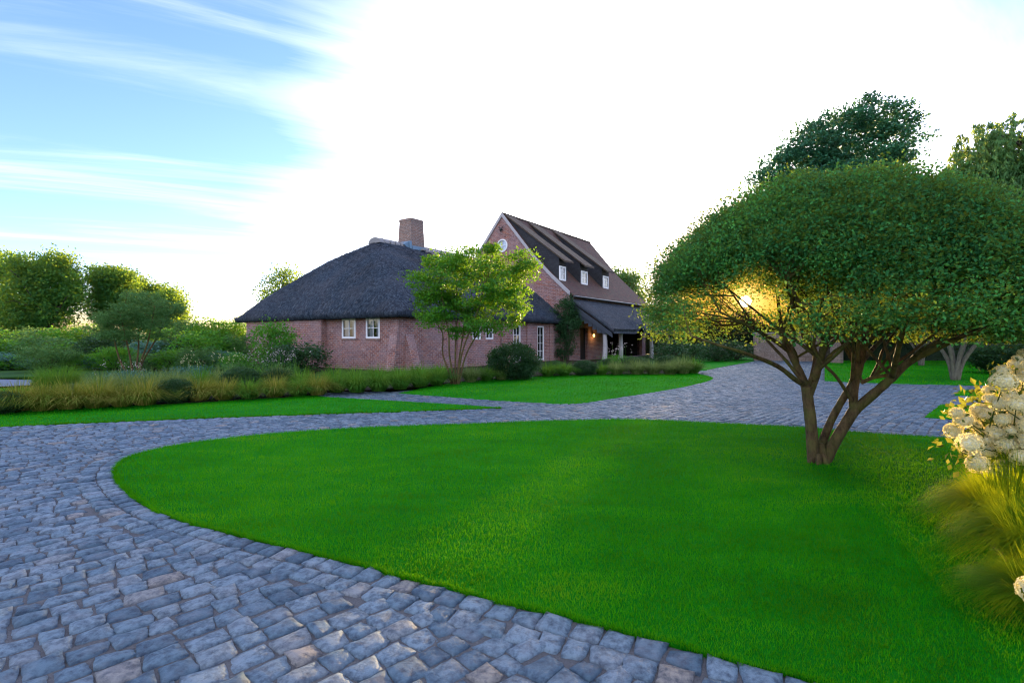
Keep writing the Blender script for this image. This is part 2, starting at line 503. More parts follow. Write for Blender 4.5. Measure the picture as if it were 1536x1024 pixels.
veil = wm('ADD', wm('MULTIPLY', near, 1.0), wm('MULTIPLY', wm('SUBTRACT', n, 0.5), 0.95), clamp=True)
d2 = wn('ShaderNodeVectorMath', operation='DOT_PRODUCT'); wt.links.new(dirv, d2.inputs[0])
d2.inputs[1].default_value = (0.70, 0.55, 0.46)
veil = wm('SUBTRACT', veil, wm('MULTIPLY', wstep(d2.outputs['Value'], 0.93, 0.995), 0.85), clamp=True)
veil = wm('MAXIMUM', veil, wm('MULTIPLY', band, 0.45))
glow = wm('ADD', wm('MULTIPLY', wm('POWER', wm('MAXIMUM', cosang, 0.0), 12.0), 0.35), 0.3)
cl = wn('ShaderNodeVectorMath', operation='SCALE')
cl.inputs[0].default_value = (1.0, 0.97, 0.93); wt.links.new(glow, cl.inputs['Scale'])
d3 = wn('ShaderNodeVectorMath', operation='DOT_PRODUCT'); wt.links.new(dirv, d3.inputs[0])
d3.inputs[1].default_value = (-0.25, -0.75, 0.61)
veil = wm('MAXIMUM', veil, wm('MULTIPLY', wm('MULTIPLY', wstep(d3.outputs['Value'], 0.05, 0.75), 0.5), wstep(n, 0.22, 0.5)))   # cloud veil added behind the camera as fill light on the facades
glow = wm('ADD', glow, 0.0)
warm = wstep(cosang, math.cos(math.radians(13)), math.cos(math.radians(5)))
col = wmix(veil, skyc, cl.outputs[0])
col = wmix(wm('MULTIPLY', warm, 1.0), col, (0.15, 0.070, 0.009))
disc = wm('MULTIPLY', wstep(cosang, math.cos(math.radians(0.62)), math.cos(math.radians(0.25))), 4.0)
aur = wm('MULTIPLY', wm('POWER', wm('MAXIMUM', cosang, 0.0), 2600.0), 0.10)
gl = wn('ShaderNodeVectorMath', operation='SCALE')
gl.inputs[0].default_value = (1.0, 0.72, 0.3); wt.links.new(wm('ADD', disc, aur), gl.inputs['Scale'])
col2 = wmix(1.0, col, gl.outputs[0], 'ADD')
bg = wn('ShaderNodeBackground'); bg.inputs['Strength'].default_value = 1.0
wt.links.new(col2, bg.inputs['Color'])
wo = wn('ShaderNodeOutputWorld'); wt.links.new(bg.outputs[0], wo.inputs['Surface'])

S.view_settings.view_transform = 'Standard'; S.view_settings.look = 'None'
S.view_settings.exposure = 3.28; S.view_settings.gamma = 1
S.render.engine = 'CYCLES'
cy = S.cycles
cy.max_bounces = 6; cy.diffuse_bounces = 3; cy.glossy_bounces = 2; cy.transmission_bounces = 4; cy.transparent_max_bounces = 6
cy.caustics_reflective = False; cy.caustics_refractive = False
cy.sample_clamp_indirect = 4.0
cy.use_denoising = True; cy.filter_width = 1.15
try:
    cy.denoiser = 'OPENIMAGEDENOISE'; cy.denoising_input_passes = 'RGB_ALBEDO_NORMAL'
except Exception:
    pass


# ------------------------------------------------------------------ curves and polygons on the ground
def catmull(P, n=8, closed=False):
    P = [np.asarray(p, float) for p in P]; out = []
    m = len(P)
    for i in range(m if closed else m - 1):
        if closed:
            a, b, c, d = P[(i - 1) % m], P[i], P[(i + 1) % m], P[(i + 2) % m]
        else:
            a, b, c, d = P[max(i - 1, 0)], P[i], P[i + 1], P[min(i + 2, m - 1)]
        for k in range(n):
            t = k / n
            out.append(0.5 * ((2 * b) + (c - a) * t + (2*a - 5*b + 4*c - d) * t*t + (3*b - a - 3*c + d) * t**3))
    if not closed: out.append(P[-1])
    return out


def in_poly(x, y, poly):
    poly = np.asarray(poly)[:, :2]
    res = np.zeros(len(x), bool)
    j = len(poly) - 1
    for i in range(len(poly)):
        xi, yi = poly[i]; xj, yj = poly[j]
        c = ((yi > y) != (yj > y)) & (x < (xj - xi) * (y - yi) / (yj - yi + 1e-12) + xi)
        res ^= c
        j = i
    return res


def dist_poly(x, y, poly, closed=True):
    poly = np.asarray(poly)[:, :2]
    best = np.full(len(x), 1e9)
    m = len(poly)
    for i in range(m if closed else m - 1):
        a = poly[i]; b = poly[(i + 1) % m]
        d = b - a; l2 = d @ d + 1e-12
        t = np.clip(((x - a[0]) * d[0] + (y - a[1]) * d[1]) / l2, 0, 1)
        best = np.minimum(best, np.hypot(x - a[0] - t * d[0], y - a[1] - t * d[1]))
    return best


def px_poly(pts, n=6, closed=True):
    return np.array(catmull([gp(*p) for p in pts], n, closed))


def px_line(pts, n=6):
    return catmull([gp(*p) for p in pts], n, False)


# the kidney lawn in front; its right-hand end runs on under the hydrangea bed
lawnA_edge = px_line([(1700, 676), (1536, 668), (1430, 660), (1290, 651), (1200, 643), (1100, 638), (1000, 633), (940, 631), (880, 632), (800, 634),
                      (700, 638), (560, 643), (430, 651), (330, 661), (250, 673), (190, 690), (172, 712), (188, 738), (222, 763), (275, 785),
                      (355, 806), (450, 830), (560, 858), (680, 890), (800, 920), (900, 944), (1000, 971), (1090, 996), (1200, 1023), (1330, 1062), (1500, 1120)], 6)
lawnA = np.array(lawnA_edge + [np.array([6.5, 1.6, 0.0]), np.array([9.0, 4.0, 0.0]), np.array([9.0, 7.0, 0.0])])
lawnB_edge = px_line([(-700, 690), (-300, 662), (0, 642.5), (130, 636.5), (260, 631), (400, 625.5), (550, 620.5), (680, 616), (752, 613)], 6)
lawnB_top = px_line([(752, 613), (700, 609), (600, 603), (530, 599), (490, 596.5), (440, 592), (380, 586), (250, 580), (60, 582.5), (0, 583.5), (-500, 590)], 4)
lawnB = np.array(lawnB_edge + lawnB_top[1:])
lawnC_edge = px_line([(598, 591), (653, 595), (726, 600.5), (799, 605), (845, 607), (872, 606), (905, 601), (950, 594), (1000, 586), (1040, 578), (1068, 570), (1064, 565), (1040, 560)], 5)
lawnC_top = px_line([(1040, 560), (940, 558), (860, 560), (760, 566), (680, 575), (598, 591)], 4)
lawnC = np.array(lawnC_edge + lawnC_top[1:-1])
lawnD = px_poly([(1044, 556), (1070, 553), (1100, 547.5), (1132, 541.3), (1120, 537.5), (1060, 538), (1000, 542)], 3)
lawnE = np.array([gp(*p) for p in [(1237, 544), (1237, 572), (1290, 574.5), (1380, 577), (1480, 579), (1620, 583), (1800, 588), (1800, 545), (1480, 540), (1260, 539)]])
lawnF = np.array([gp(*p) for p in [(1432, 594), (1441, 586), (1620, 590), (1620, 600)]])
lawnG = np.array([gp(*p) for p in [(1387, 627), (1411, 608.5), (1600, 615), (1600, 642)]])
lawns = [lawnA, lawnB, lawnC, lawnD, lawnE, lawnF, lawnG]

drive_poly = np.array([(-40, 1.0, 0), (16, 1.0, 0), (30, 12, 0), (30, 18, 0), gp(1480, 579), gp(1237, 571), gp(1237, 543), gp(1130, 540), gp(1090, 548), gp(1050, 557), gp(1000, 563),
                       gp(760, 570), gp(598, 588), gp(500, 588.5), gp(470, 596), (-9, 12, 0), (-40, 11, 0)])


def sheet(name, poly, z, mat, kind='structure', skirt=0.0):
    b = MB()
    P = [np.array([p[0], p[1], z]) for p in np.asarray(poly)]
    area = sum(P[i][0] * P[(i+1) % len(P)][1] - P[(i+1) % len(P)][0] * P[i][1] for i in range(len(P)))
    if area < 0: P = P[::-1]
    b.poly(P, [(p[0], p[1]) for p in P])
    if skirt:
        for i in range(len(P)):
            a, c = P[i], P[(i + 1) % len(P)]
            d = np.array([0, 0, skirt])
            b.poly([a - d, c - d, c, a])
    return tag(b.build(name, mat), kind=kind)


sheet('ground', [(-700, -300), (700, -300), (700, 1200), (-700, 1200)], -0.06, M['field'])
sheet('drive_bed', drive_poly, 0.009, M['joint'])
LAWN_Z = 0.028
for nm, pl in (('lawn', lawnA), ('lawn', lawnB), ('lawn', lawnC), ('lawn', lawnD), ('lawn', lawnE), ('lawn', lawnF), ('lawn', lawnG)):
    sheet(nm, pl, LAWN_Z, M['lawn'], skirt=0.09)
sheet('side_path', [gp(*p) for p in [(-400, 583), (0, 581), (46, 579), (48, 571), (0, 570), (-400, 571)]], LAWN_Z + 0.006, M['paving'])


# ------------------------------------------------------------------ cobbles: every stone is a cushion of its own inside one paving mesh
def stones(cx, cy, ax, ha, hb, k, zt, ex=0.0):
    """cx, cy centres; ax angle of the long side; ha, hb half sizes; k grid points per side"""
    n = len(cx)
    g = np.linspace(-1, 1, k)
    gu, gv = np.meshgrid(g, g, indexing='ij')
    gu = gu.ravel(); gv = gv.ravel()
    ring = np.maximum(abs(gu), abs(gv))
    # round the corners
    rr = np.hypot(gu, gv)
    pull = np.where(rr > 1.12, (1.12 + (rr - 1.12) * 0.35) / np.maximum(rr, 1e-6), 1.0)
    u0 = gu * pull; v0 = gv * pull
    # widen the outermost ring into a skirt
    g2 = np.sort(np.abs(g))[-3]; sc = np.where(ring < 0.99, 0.93 / g2, 1.0); u0 = u0 * sc; v0 = v0 * sc
    prof = np.where(ring > 0.99, 0.0, 1.0 - 0.34 * (ring / g2) ** 4)
    if k >= 60:
        inner = ring < 0.99
        sc = np.where(inner, 1.18, 1.0)
        u0 = u0 * sc * np.where(inner, 0.98, 1); v0 = v0 * sc * np.where(inner, 0.98, 1)
        u0 = np.clip(u0, -1, 1); v0 = np.clip(v0, -1, 1)
    # per stone warps: trapezoid and corner jitter
    sk = rng.normal(0, 0.10, (n, 1)); tk = rng.normal(0, 0.10, (n, 1)); jx = rng.normal(0, 0.03, (n, k * k)); jy = rng.normal(0, 0.03, (n, k * k))
    cjx = rng.normal(0, 0.065, (n, 4)); cjy = rng.normal(0, 0.065, (n, 4))
    w = [np.clip((1 + a * u0) * (1 + b * v0) / 4, 0, 1) for a in (-1, 1) for b in (-1, 1)]
    U = u0[None] * (1 + sk * v0[None]) + sum(cjx[:, i:i+1] * w[i][None] for i in range(4)) + jx * (ring > 0.6)[None]
    V = v0[None] * (1 + tk * u0[None]) + sum(cjy[:, i:i+1] * w[i][None] for i in range(4)) + jy * (ring > 0.6)[None]
    tx = rng.normal(0, 0.0045, (n, 1)); ty = rng.normal(0, 0.0045, (n, 1))
    top = zt + np.reshape(ex, (-1, 1)) + rng.normal(0, 0.0035, (n, 1)) + tx * u0[None] + ty * v0[None] + rng.normal(0, 0.0021, (n, k * k))
    Z = np.where(ring[None] > 0.99, -0.012, top * prof[None])
    c = np.cos(ax)[:, None]; s = np.sin(ax)[:, None]
    X = cx[:, None] + c * U * ha[:, None] - s * V * hb[:, None]
    Y = cy[:, None] + s * U * ha[:, None] + c * V * hb[:, None]
    Vv = np.stack([X, Y, Z], -1).reshape(-1, 3)
    idx = np.arange(k * k).reshape(k, k)
    q = np.stack([idx[:-1, :-1], idx[1:, :-1], idx[1:, 1:], idx[:-1, 1:]], -1).reshape(-1, 4)
    Fc = (q[None] + (np.arange(n) * k * k)[:, None, None]).reshape(-1, 4)
    return Vv, Fc


cob_cx, cob_cy, cob_a, cob_ha, cob_hb = [], [], [], [], []
# edging rows that follow the lawn edges
edge_lines = [(lawnA_edge, 2, 1), (lawnB_edge, 1, 1), (lawnC_edge, 1, 1)]
for line, rows, sgn in edge_lines:
    P = np.array(line)[:, :2]
    seg = np.hypot(*(np.diff(P, axis=0).T)); cum = np.concatenate([[0], np.cumsum(seg)])
    for r in range(rows):
        off = 0.084 + r * 0.165
        s = rng.uniform(0, 0.1)
        while s < cum[-1] - 0.2:
            ln = rng.uniform(0.13, 0.19)
            m = s + ln / 2
            x = np.interp(m, cum, P[:, 0]); y = np.interp(m, cum, P[:, 1])
            x2 = np.interp(m + 0.05, cum, P[:, 0]); y2 = np.interp(m + 0.05, cum, P[:, 1])
            d = np.array([x2 - x, y2 - y]); d /= np.linalg.norm(d) + 1e-9
            # choose the outer side by testing the lawn
            for nrm in (np.array([-d[1], d[0]]), np.array([d[1], -d[0]])):
                q = np.array([x, y]) + nrm * off
                if not any(in_poly(np.array([q[0]]), np.array([q[1]]), pl)[0] for pl in lawns):
                    cob_cx.append(q[0]); cob_cy.append(q[1]); cob_a.append(math.atan2(d[1], d[0]))
                    cob_ha.append(ln / 2 - 0.005); cob_hb.append(0.165 / 2 - 0.005)
                    break
            s += ln
n_edge = len(cob_cx)
# the field: courses in two directions that match the house axes
AXA = math.radians(90 - 46)
da = np.array([math.cos(AXA), math.sin(AXA)]); db = np.array([-da[1], da[0]])
fx, fy, fa, fb = [], [], [], []
for r in range(-370, 380):
    v = r * 0.152
    s = -45 + rng.uniform(0, 0.2)
    lens = rng.uniform(0.12, 0.215, 640)
    us = s + np.cumsum(lens)
    fx.append(us - lens / 2); fy.append(np.full(len(us), v) + rng.normal(0, 0.006, len(us))); fa.append(lens / 2 - 0.005)
    fb.append(np.full(len(us), 0.152 / 2 - 0.0045) + rng.normal(0, 0.004, len(us)))
fu = np.concatenate(fx); fv = np.concatenate(fy); fa = np.concatenate(fa); fb = np.concatenate(fb)
# courses wander a little
wx = fu * da[0] + fv * db[0]; wy = fu * da[1] + fv * db[1]
wx = wx + 0.05 * np.sin(wy * 1.3 + 0.6 * wx); wy = wy + 0.05 * np.sin(wx * 1.1 - 0.5 * wy)
keep = (wy > 1.7) & (wy < 42) & (abs(wx) < wy * 1.12 + 1.6)
keep &= in_poly(wx, wy, drive_poly)
wx, wy, fa, fb = wx[keep], wy[keep], fa[keep], fb[keep]
keep = np.ones(len(wx), bool)
for pl, mg in ((lawnA, 0.0), (lawnB, 0.0), (lawnC, 0.0), (lawnD, 0), (lawnE, 0), (lawnF, 0), (lawnG, 0)):
    keep &= ~in_poly(wx, wy, pl)
for line, rows, _ in edge_lines:
    keep &= dist_poly(wx, wy, np.array(line), False) > rows * 0.165 - 0.015
for pl in (lawnD, lawnE, lawnF, lawnG):
    keep &= dist_poly(wx, wy, pl) > 0.04
wx, wy, fa, fb = wx[keep], wy[keep], fa[keep], fb[keep]
X = np.concatenate([np.array(cob_cx), wx]); Y = np.concatenate([np.array(cob_cy), wy])
A = np.concatenate([np.array(cob_a), np.full(len(wx), AXA) + rng.normal(0, 0.035, len(wx))])
HA = np.concatenate([np.array(cob_ha), fa]); HB = np.concatenate([np.array(cob_hb), fb])
EX = np.concatenate([np.full(n_edge, .007), np.zeros(len(wx))])
ok = (Y > 1.6) & (abs(X) < Y * 1.15 + 1.6) & (Y < 42)
X, Y, A, HA, HB, EX = X[ok], Y[ok], A[ok], HA[ok], HB[ok], EX[ok]
VV, FF = [], []; nv = 0
for lo, hi, k in ((0, 5.2, 8), (5.2, 10, 6), (10, 99, 4)):
    m = (Y >= lo) & (Y < hi)
    v_, f_ = stones(X[m], Y[m], A[m], HA[m], HB[m], k, 0.027, EX[m])
    if k == 4:
        pass
    VV.append(v_); FF.append(f_ + nv); nv += len(v_)
tag(np_mesh('cobbled_drive', np.concatenate(VV), np.concatenate(FF), M['stone'], smooth=True), kind='structure')


# ------------------------------------------------------------------ lawn grass: blades
def blades(name, poly, dens_fn, hfn, mat, z0=LAWN_Z, maxn=400000):
    P = np.asarray(poly)[:, :2]
    x0, y0 = P.min(0); x1, y1 = P.max(0)
    y0 = max(y0, 1.7); x0 = max(x0, -30); x1 = min(x1, 30); y1 = min(y1, 40)
    xs, ys = [], []
    ye = np.linspace(y0, y1, 60)
    for a, b in zip(ye[:-1], ye[1:]):
        lim = b * 1.1 + 0.8
        xa, xb = max(x0, -lim), min(x1, lim)
        if xb <= xa: continue
        n_ = int(dens_fn((a + b) / 2) * (b - a) * (xb - xa))
        xs.append(rng.uniform(xa, xb, n_)); ys.append(rng.uniform(a, b, n_))
    x = np.concatenate(xs); y = np.concatenate(ys)
    k = in_poly(x, y, P); x, y = x[k], y[k]
    n = len(x)
    h, w = hfn(y)
    h = h * rng.uniform(0.6, 1.25, n)
    th = rng.uniform(0, 2 * math.pi, n); lean = rng.uniform(0.1, 0.75, n) * h
    fa_ = rng.uniform(0, math.pi, n)
    base = np.stack([x, y, np.full(n, z0 - 0.006)], -1)
    tip = base + np.stack([np.cos(th) * lean, np.sin(th) * lean, h], -1)
    side = np.stack([np.cos(fa_) * w, np.sin(fa_) * w, np.zeros(n)], -1)
    V = np.stack([base - side, base + side, tip], 1).reshape(-1, 3)
    Fc = np.arange(n * 3).reshape(n, 3)
    o = np_mesh(name, V, Fc, mat)
    return o


o = blades('lawn_grass', lawnA, lambda y: min(9000, 9000 * (3.2 / max(y, 2.2)) ** 1.75), lambda y: (0.026 + 0.0012 * y, 0.0018 + 0.00045 * y), M['lawn_blade'])
tag(o, 'short green mown grass of the kidney-shaped lawn in front', 'grass', kind='stuff')
o = blades('lawn_grass', lawnB, lambda y: 500, lambda y: (0.035 + 0 * y, 0.008 + 0 * y), M['lawn_blade'])
tag(o, 'short green mown grass of the strip below the left grass bed', 'grass', kind='stuff')
o = blades('lawn_grass', lawnC, lambda y: 260, lambda y: (0.04 + 0 * y, 0.011 + 0 * y), M['lawn_blade'])
tag(o, 'short green mown grass of the lawn before the brick houses', 'grass', kind='stuff')
o = blades('lawn_grass', lawnE, lambda y: 120, lambda y: (0.045 + 0 * y, 0.014 + 0 * y), M['lawn_blade'])
tag(o, 'shaded mown grass under the multi-stemmed trees at the right', 'grass', kind='stuff')
for pl, lb in ((lawnF, 'narrow strip of mown grass nearest the shaded lawn, right courtyard'), (lawnG, 'wider strip of mown grass beside the hydrangea, right courtyard')):
    o = blades('lawn_grass', pl, lambda y: 600, lambda y: (0.04 + 0 * y, 0.009 + 0 * y), M['lawn_blade'])
    tag(o, lb, 'grass', kind='stuff')

# blades that lean out over the stones along the lawn edges
def fringe(line, n, h, w, label, ymax=12):
    P = np.array(line)[:, :2]; seg = np.hypot(*(np.diff(P, axis=0).T)); cum = np.concatenate([[0], np.cumsum(seg)])
    m = rng.uniform(0, cum[-1], n * 3); x = np.interp(m, cum, P[:, 0]); y = np.interp(m, cum, P[:, 1])
    k = (y > 1.7) & (y < ymax) & (abs(x) < y * 1.1 + .8) & (rng.uniform(0, 1, len(m)) < np.clip((3.2 / np.maximum(y, .5)) ** 1.2, 0, 1)); m, x, y = m[k][:n], x[k][:n], y[k][:n]
    x2 = np.interp(m + .05, cum, P[:, 0]); y2 = np.interp(m + .05, cum, P[:, 1]); d = np.stack([x2 - x, y2 - y], 1); d /= np.linalg.norm(d, axis=1)[:, None] + 1e-9
    nr = np.stack([d[:, 1], -d[:, 0]], 1); q = np.stack([x, y], 1) + nr * .05
    fl = np.where(in_poly(q[:, 0], q[:, 1], lawnA) | in_poly(q[:, 0], q[:, 1], lawnB), -1.0, 1.0); nr *= fl[:, None]
    c = len(m); wob = .012 * np.sin(m * 9) + .010 * np.sin(m * 23 + 1)
    base = np.stack([x, y, np.full(c, LAWN_Z - .02)], 1); base[:, :2] += nr * (rng.uniform(-.03, .008, c) + wob * .6)[:, None]
    hh = h * rng.uniform(.5, 1.3, c); tip = base.copy(); tip[:, :2] += nr * (rng.uniform(-.004, .045, c))[:, None] + rng.normal(0, .012, (c, 2)); tip[:, 2] += hh
    a = rng.uniform(0, 3.14, c); ww = w * (1 + .25 * y); sd = np.stack([np.cos(a) * ww, np.sin(a) * ww, np.zeros(c)], 1)
    V = np.stack([base - sd, base + sd, tip], 1).reshape(-1, 3)
    tag(np_mesh('edge_grass', V, np.arange(c * 3).reshape(-1, 3), M['lawn_blade']), label, 'grass', kind='stuff')


fringe(lawnA_edge, 16000, .05, .0014, 'uneven grass blades leaning over the stones along the front lawn edge')
fringe(lawnB_edge, 6000, .05, .003, 'grass blades leaning over the stones along the left strip edge', 16)

# planting beds
sheet('planting_bed', [gp(*p) for p in [(-60, 620), (20, 616), (250, 608), (420, 598), (480, 593), (470, 588), (330, 574), (230, 572), (140, 585), (20, 606), (-60, 612)]], LAWN_Z + 0.02, M['soil'], skirt=0.05)
sheet('planting_bed', [gp(*p) for p in [(492, 588), (560, 587), (610, 583), (680, 575), (760, 568), (860, 563), (1035, 561), (1044, 557)]] + [hp(16, -4.5), hp(14, -.3), hp(0.3, -.3), hp(-.3, 0), hp(-.3, 13.5)], LAWN_Z + 0.016, M['soil'], skirt=0.05)
sheet('planting_bed', [(3.2, 1.5), (3.1, 2.9), (3.7, 4.0), (4.3, 4.7), (5.0, 5.4), (7.5, 5.4), (7.5, 1.5)], LAWN_Z + 0.02, M['soil'], skirt=0.05)
sheet('planting_bed', [gp(*p) for p in [(-500, 568), (0, 567), (60, 566), (140, 572), (230, 571), (330, 573), (380, 570)]] + [hp(-.4, 13.7), (-21, 40, 0), (-60, 40, 0)], LAWN_Z + 0.012, M['field'], skirt=0.05)



# ================================================================== HOUSES
def window_rect(root, name, s_or_t, w, h, origin, udir, ndir, frame=0.09, rows=2, cols=2, depth=0.07, label=None, mat='white', recess=0.05, curtain=True):
    """window frame with muntins as one part; pane and curtain are sub-parts.  origin = lower left outer corner on the wall face"""
    o = np.asarray(origin, float); u = np.asarray(udir, float); nn = np.asarray(ndir, float); z = np.array([0, 0, 1.0])
    o = o - nn * recess
    b = MB()
    b.box(o, u * frame, z * h, nn * depth)
    b.box(o + u * (w - frame), u * frame, z * h, nn * depth)
    b.box(o + u * frame, u * (w - 2 * frame), z * frame, nn * (depth + 0.012))
    b.box(o + u * frame + z * (h - frame), u * (w - 2 * frame), z * frame, nn * (depth - 0.002))
    iw, ih = w - 2 * frame, h - 2 * frame
    for i in range(1, cols):
        c = o + u * (frame + iw * i / cols - 0.018) + z * frame + nn * 0.015
        b.box(c, u * 0.036, z * ih, nn * 0.03)
    for j in range(1, rows):
        c = o + u * frame + z * (frame + ih * j / rows - 0.015) + nn * 0.012
        b.box(c, u * iw, z * 0.03, nn * 0.027)
    f = b.build('window', M[mat], root)
    if label: f['label'] = label
    p = MB()
    a = o + u * frame + z * frame + nn * 0.02
    p.poly([a, a + u * iw, a + u * iw + z * ih, a + z * ih])
    p.build('pane', M['glass'], f)
    if curtain:
        c = MB(); k = 16
        a = a - nn * 0.10
        for side in (0, 1):
            for i in range(k):
                x0 = (i / k * 0.36 + side * 0.64) * iw; x1 = ((i + 1) / k * 0.36 + side * 0.64) * iw
                d0 = 0.02 * math.sin(i * 1.9); d1 = 0.02 * math.sin((i + 1) * 1.9)
                c.poly([a + u * x0 + nn * d0, a + u * x1 + nn * d1, a + u * x1 + nn * d1 + z * ih, a + u * x0 + nn * d0 + z * ih])
        c.build('curtain', M['curtain'], f)
    return f


def wall_open(b, o, u, length, z0, z1, nn, openings, depth=0.16, zfun=None):
    """wall face with rectangular openings (u0,u1,z0,z1) and their reveals"""
    o = np.asarray(o, float); u = np.asarray(u, float); nn = np.asarray(nn, float); z = np.array([0, 0, 1.0])
    us = sorted({0.0, length, *[x for op in openings for x in op[:2]]})
    zs = sorted({z0, z1, *[x for op in openings for x in op[2:4]]})
    flip = np.cross(u, z) @ nn < 0

    def q(pts):
        uvs = [((p - C0) @ u, p[2]) for p in pts]
        if flip: pts = pts[::-1]; uvs = uvs[::-1]
        b.poly(pts, uvs)
    for ua, ub in zip(us[:-1], us[1:]):
        for za, zb in zip(zs[:-1], zs[1:]):
            um, zm = (ua + ub) / 2, (za + zb) / 2
            if any(op[0] < um < op[1] and op[2] < zm < op[3] for op in openings): continue
            q([o + u * ua + z * za, o + u * ub + z * za, o + u * ub + z * zb, o + u * ua + z * zb])
    for (a, c, e, g) in openings:
        d = -nn * depth
        for p1, p2 in (((a, e), (a, g)), ((c, g), (c, e)), ((a, g), (c, g)), ((c, e), (a, e))):
            A_ = o + u * p1[0] + z * p1[1]; B_ = o + u * p2[0] + z * p2[1]
            b.poly([A_, B_, B_ + d, A_ + d])


nF = -R            # outward normal of the gable / hip-end walls that face the viewer
nS = -L            # outward normal of the long side walls facing right

# ---------------- thatched cottage
cot = empty('thatched_cottage', hp(0, 0))
tag(cot, 'low brick cottage under a big dark hipped thatched roof with a brick chimney', 'house')
LEFT = 13.3; EAVE = 2.62; STEP = 0.32; TSTEP = 5.64; BARN_S = 14.66
wb = MB()
winA = [(1.40, 2.42), (3.22, 4.32)]
ops = [(a, c, 1.55, 2.56) for a, c in winA]
wall_open(wb, hp(0, 0), L, TSTEP, -0.1, EAVE, nF, ops)
wall_open(wb, hp(-STEP, TSTEP), L, LEFT - TSTEP, -0.1, EAVE, nF, [])
wall_open(wb, hp(-STEP, TSTEP), R, STEP, -0.1, EAVE, nS, [])
wall_open(wb, hp(-STEP, LEFT), R, 15.0, -0.1, EAVE, L, [])
# right side wall: bays separated by shallow projections
side_ops = [(5.2, 5.95, 1.5, 2.35), (6.35, 7.1, 1.5, 2.35), (9.05, 9.85, 0.1, 2.35), (11.75, 12.6, 0.1, 2.35)]
wall_open(wb, hp(0, 0), R, BARN_S, -0.1, EAVE, nS, side_ops, 0.2)
wb.build('wall', M['brick'], cot)
for a, c in winA:
    window_rect(cot, 'window', 0, c - a, 1.01, hp(0, c, 1.55), -L, nF)
    sb = MB(); sb.box(hp(-0.035, a - 0.04, 1.47), L * (c - a + 0.08), R * 0.06, [0, 0, 0.078]); sb.build('sill', M['brick_grey'], cot)
for a, c, z0, z1 in side_ops:
    window_rect(cot, 'window', 0, c - a, z1 - z0, hp(a, 0, z0), R, nS, rows=2 if z0 > 1 else 4, cols=2, recess=0.1, curtain=z0 > 1)
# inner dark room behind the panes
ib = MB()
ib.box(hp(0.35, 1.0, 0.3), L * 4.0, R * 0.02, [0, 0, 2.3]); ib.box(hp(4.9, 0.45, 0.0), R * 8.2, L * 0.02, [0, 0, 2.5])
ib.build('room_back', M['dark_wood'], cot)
# pilaster bands on the side wall
for s0, s1, d in ((3.9, 4.6, 0.10), (7.7, 8.3, 0.14), (10.4, 11.0, 0.12), (13.2, 13.6, 0.08)):
    pb = MB(); pb.box(hp(s0, 0.02, -0.1), R * (s1 - s0), -L * (d + 0.02), [0, 0, EAVE + 0.08]); pb.build('pilaster', M['brick'], cot)
# raking buttresses at the corners


def buttress(o, w_dir, w, out, base, z1, z0=-0.1):
    b = MB(); z = np.array([0, 0, 1.0])
    prof = [o + z * z0 - out * 0.02, o + out * base + z * z0, o + out * base * 0.92 + z * 0.1, o + out * 0.05 + z * z1, o - out * 0.02 + z * z1]
    b.prism(prof, w_dir * w)
    return b.build('buttress', M['brick'], cot)


buttress(hp(0, 0.03), L, 0.52, nF, 0.42, 2.45)
buttress(hp(0.30, 0), R, 0.5, nS, 0.66, 1.75)
buttress(hp(-0.29, LEFT), R, 0.5, L, 0.75, 1.9)
buttress(hp(7.75, 0), R, 0.5, nS, 0.4, 1.5)

# thatched roof: hipped end, rounded hips, thick eaves
SA, SB_, TA, TB = -0.55, BARN_S, -0.42, 14.35
RS = 4.35; TM = (TA + TB) / 2; HALF = (TB - TA) / 2
KF = HALF / (RS - SA)


def smin(a, b, k):
    h = np.clip(0.5 + 0.5 * (b - a) / k, 0, 1)
    return b * (1 - h) + a * h - k * h * (1 - h)


def roof_z(s, t):
    d = smin((t - TA), (TB - t), 0.9)
    d = smin(d, (s - SA) * KF, 1.1)
    d = np.clip(d, 0, None)
    return 2.86 + 0.86 * d - 0.030 * d * d


ns_, nt_ = 110, 110
ss = SA + (SB_ - SA) * np.linspace(0, 1, ns_) ** 1.25
ts = np.linspace(TA, TB, nt_)
sg, tg = np.meshgrid(ss, ts, indexing='ij')
zg = roof_z(sg, tg)
dn = np.minimum(np.minimum((tg - TA), (TB - tg)), (sg - SA) * 1.2)
zg = zg - 0.10 * np.exp(-dn / 0.10) + rng.normal(0, 0.016, zg.shape)
# soft waviness of old thatch
zg += 0.05 * np.sin(sg * 1.3 + 0.4) * np.sin(tg * 1.1) * np.clip(dn / 2, 0, 1)
P = C0 + sg[..., None] * R + tg[..., None] * L; P[..., 2] = zg
V = P.reshape(-1, 3)
idx = np.arange(ns_ * nt_).reshape(ns_, nt_)
Fq = [np.stack([idx[:-1, :-1], idx[1:, :-1], idx[1:, 1:], idx[:-1, 1:]], -1).reshape(-1, 4)]
# eave drop and soffit
loop = np.concatenate([idx[:, 0][::-1], idx[0, 1:], idx[1:, -1]])
Vl = V[loop].copy(); Vl[:, 2] = 2.53 + rng.normal(0, 0.012, len(loop))
cen = hp(7, TM)
inn = V[loop].copy(); dirc = cen[:2] - inn[:, :2]; dirc /= np.linalg.norm(dirc, axis=1)[:, None]
Vl[:, :2] += dirc * 0.10
inn[:, :2] += dirc * 1.6; inn[:, 2] = 2.60
b0 = len(V); b1 = b0 + len(loop)
V = np.concatenate([V, Vl, inn])
m_ = len(loop)
i0 = np.arange(m_ - 1)
Fq.append(np.stack([loop[:-1], loop[1:], b0 + i0 + 1, b0 + i0], -1))
Fq.append(np.stack([b0 + i0, b0 + i0 + 1, b1 + i0 + 1, b1 + i0], -1))
roof = np_mesh('roof', V, np.concatenate(Fq), M['thatch'], cot, smooth=True)


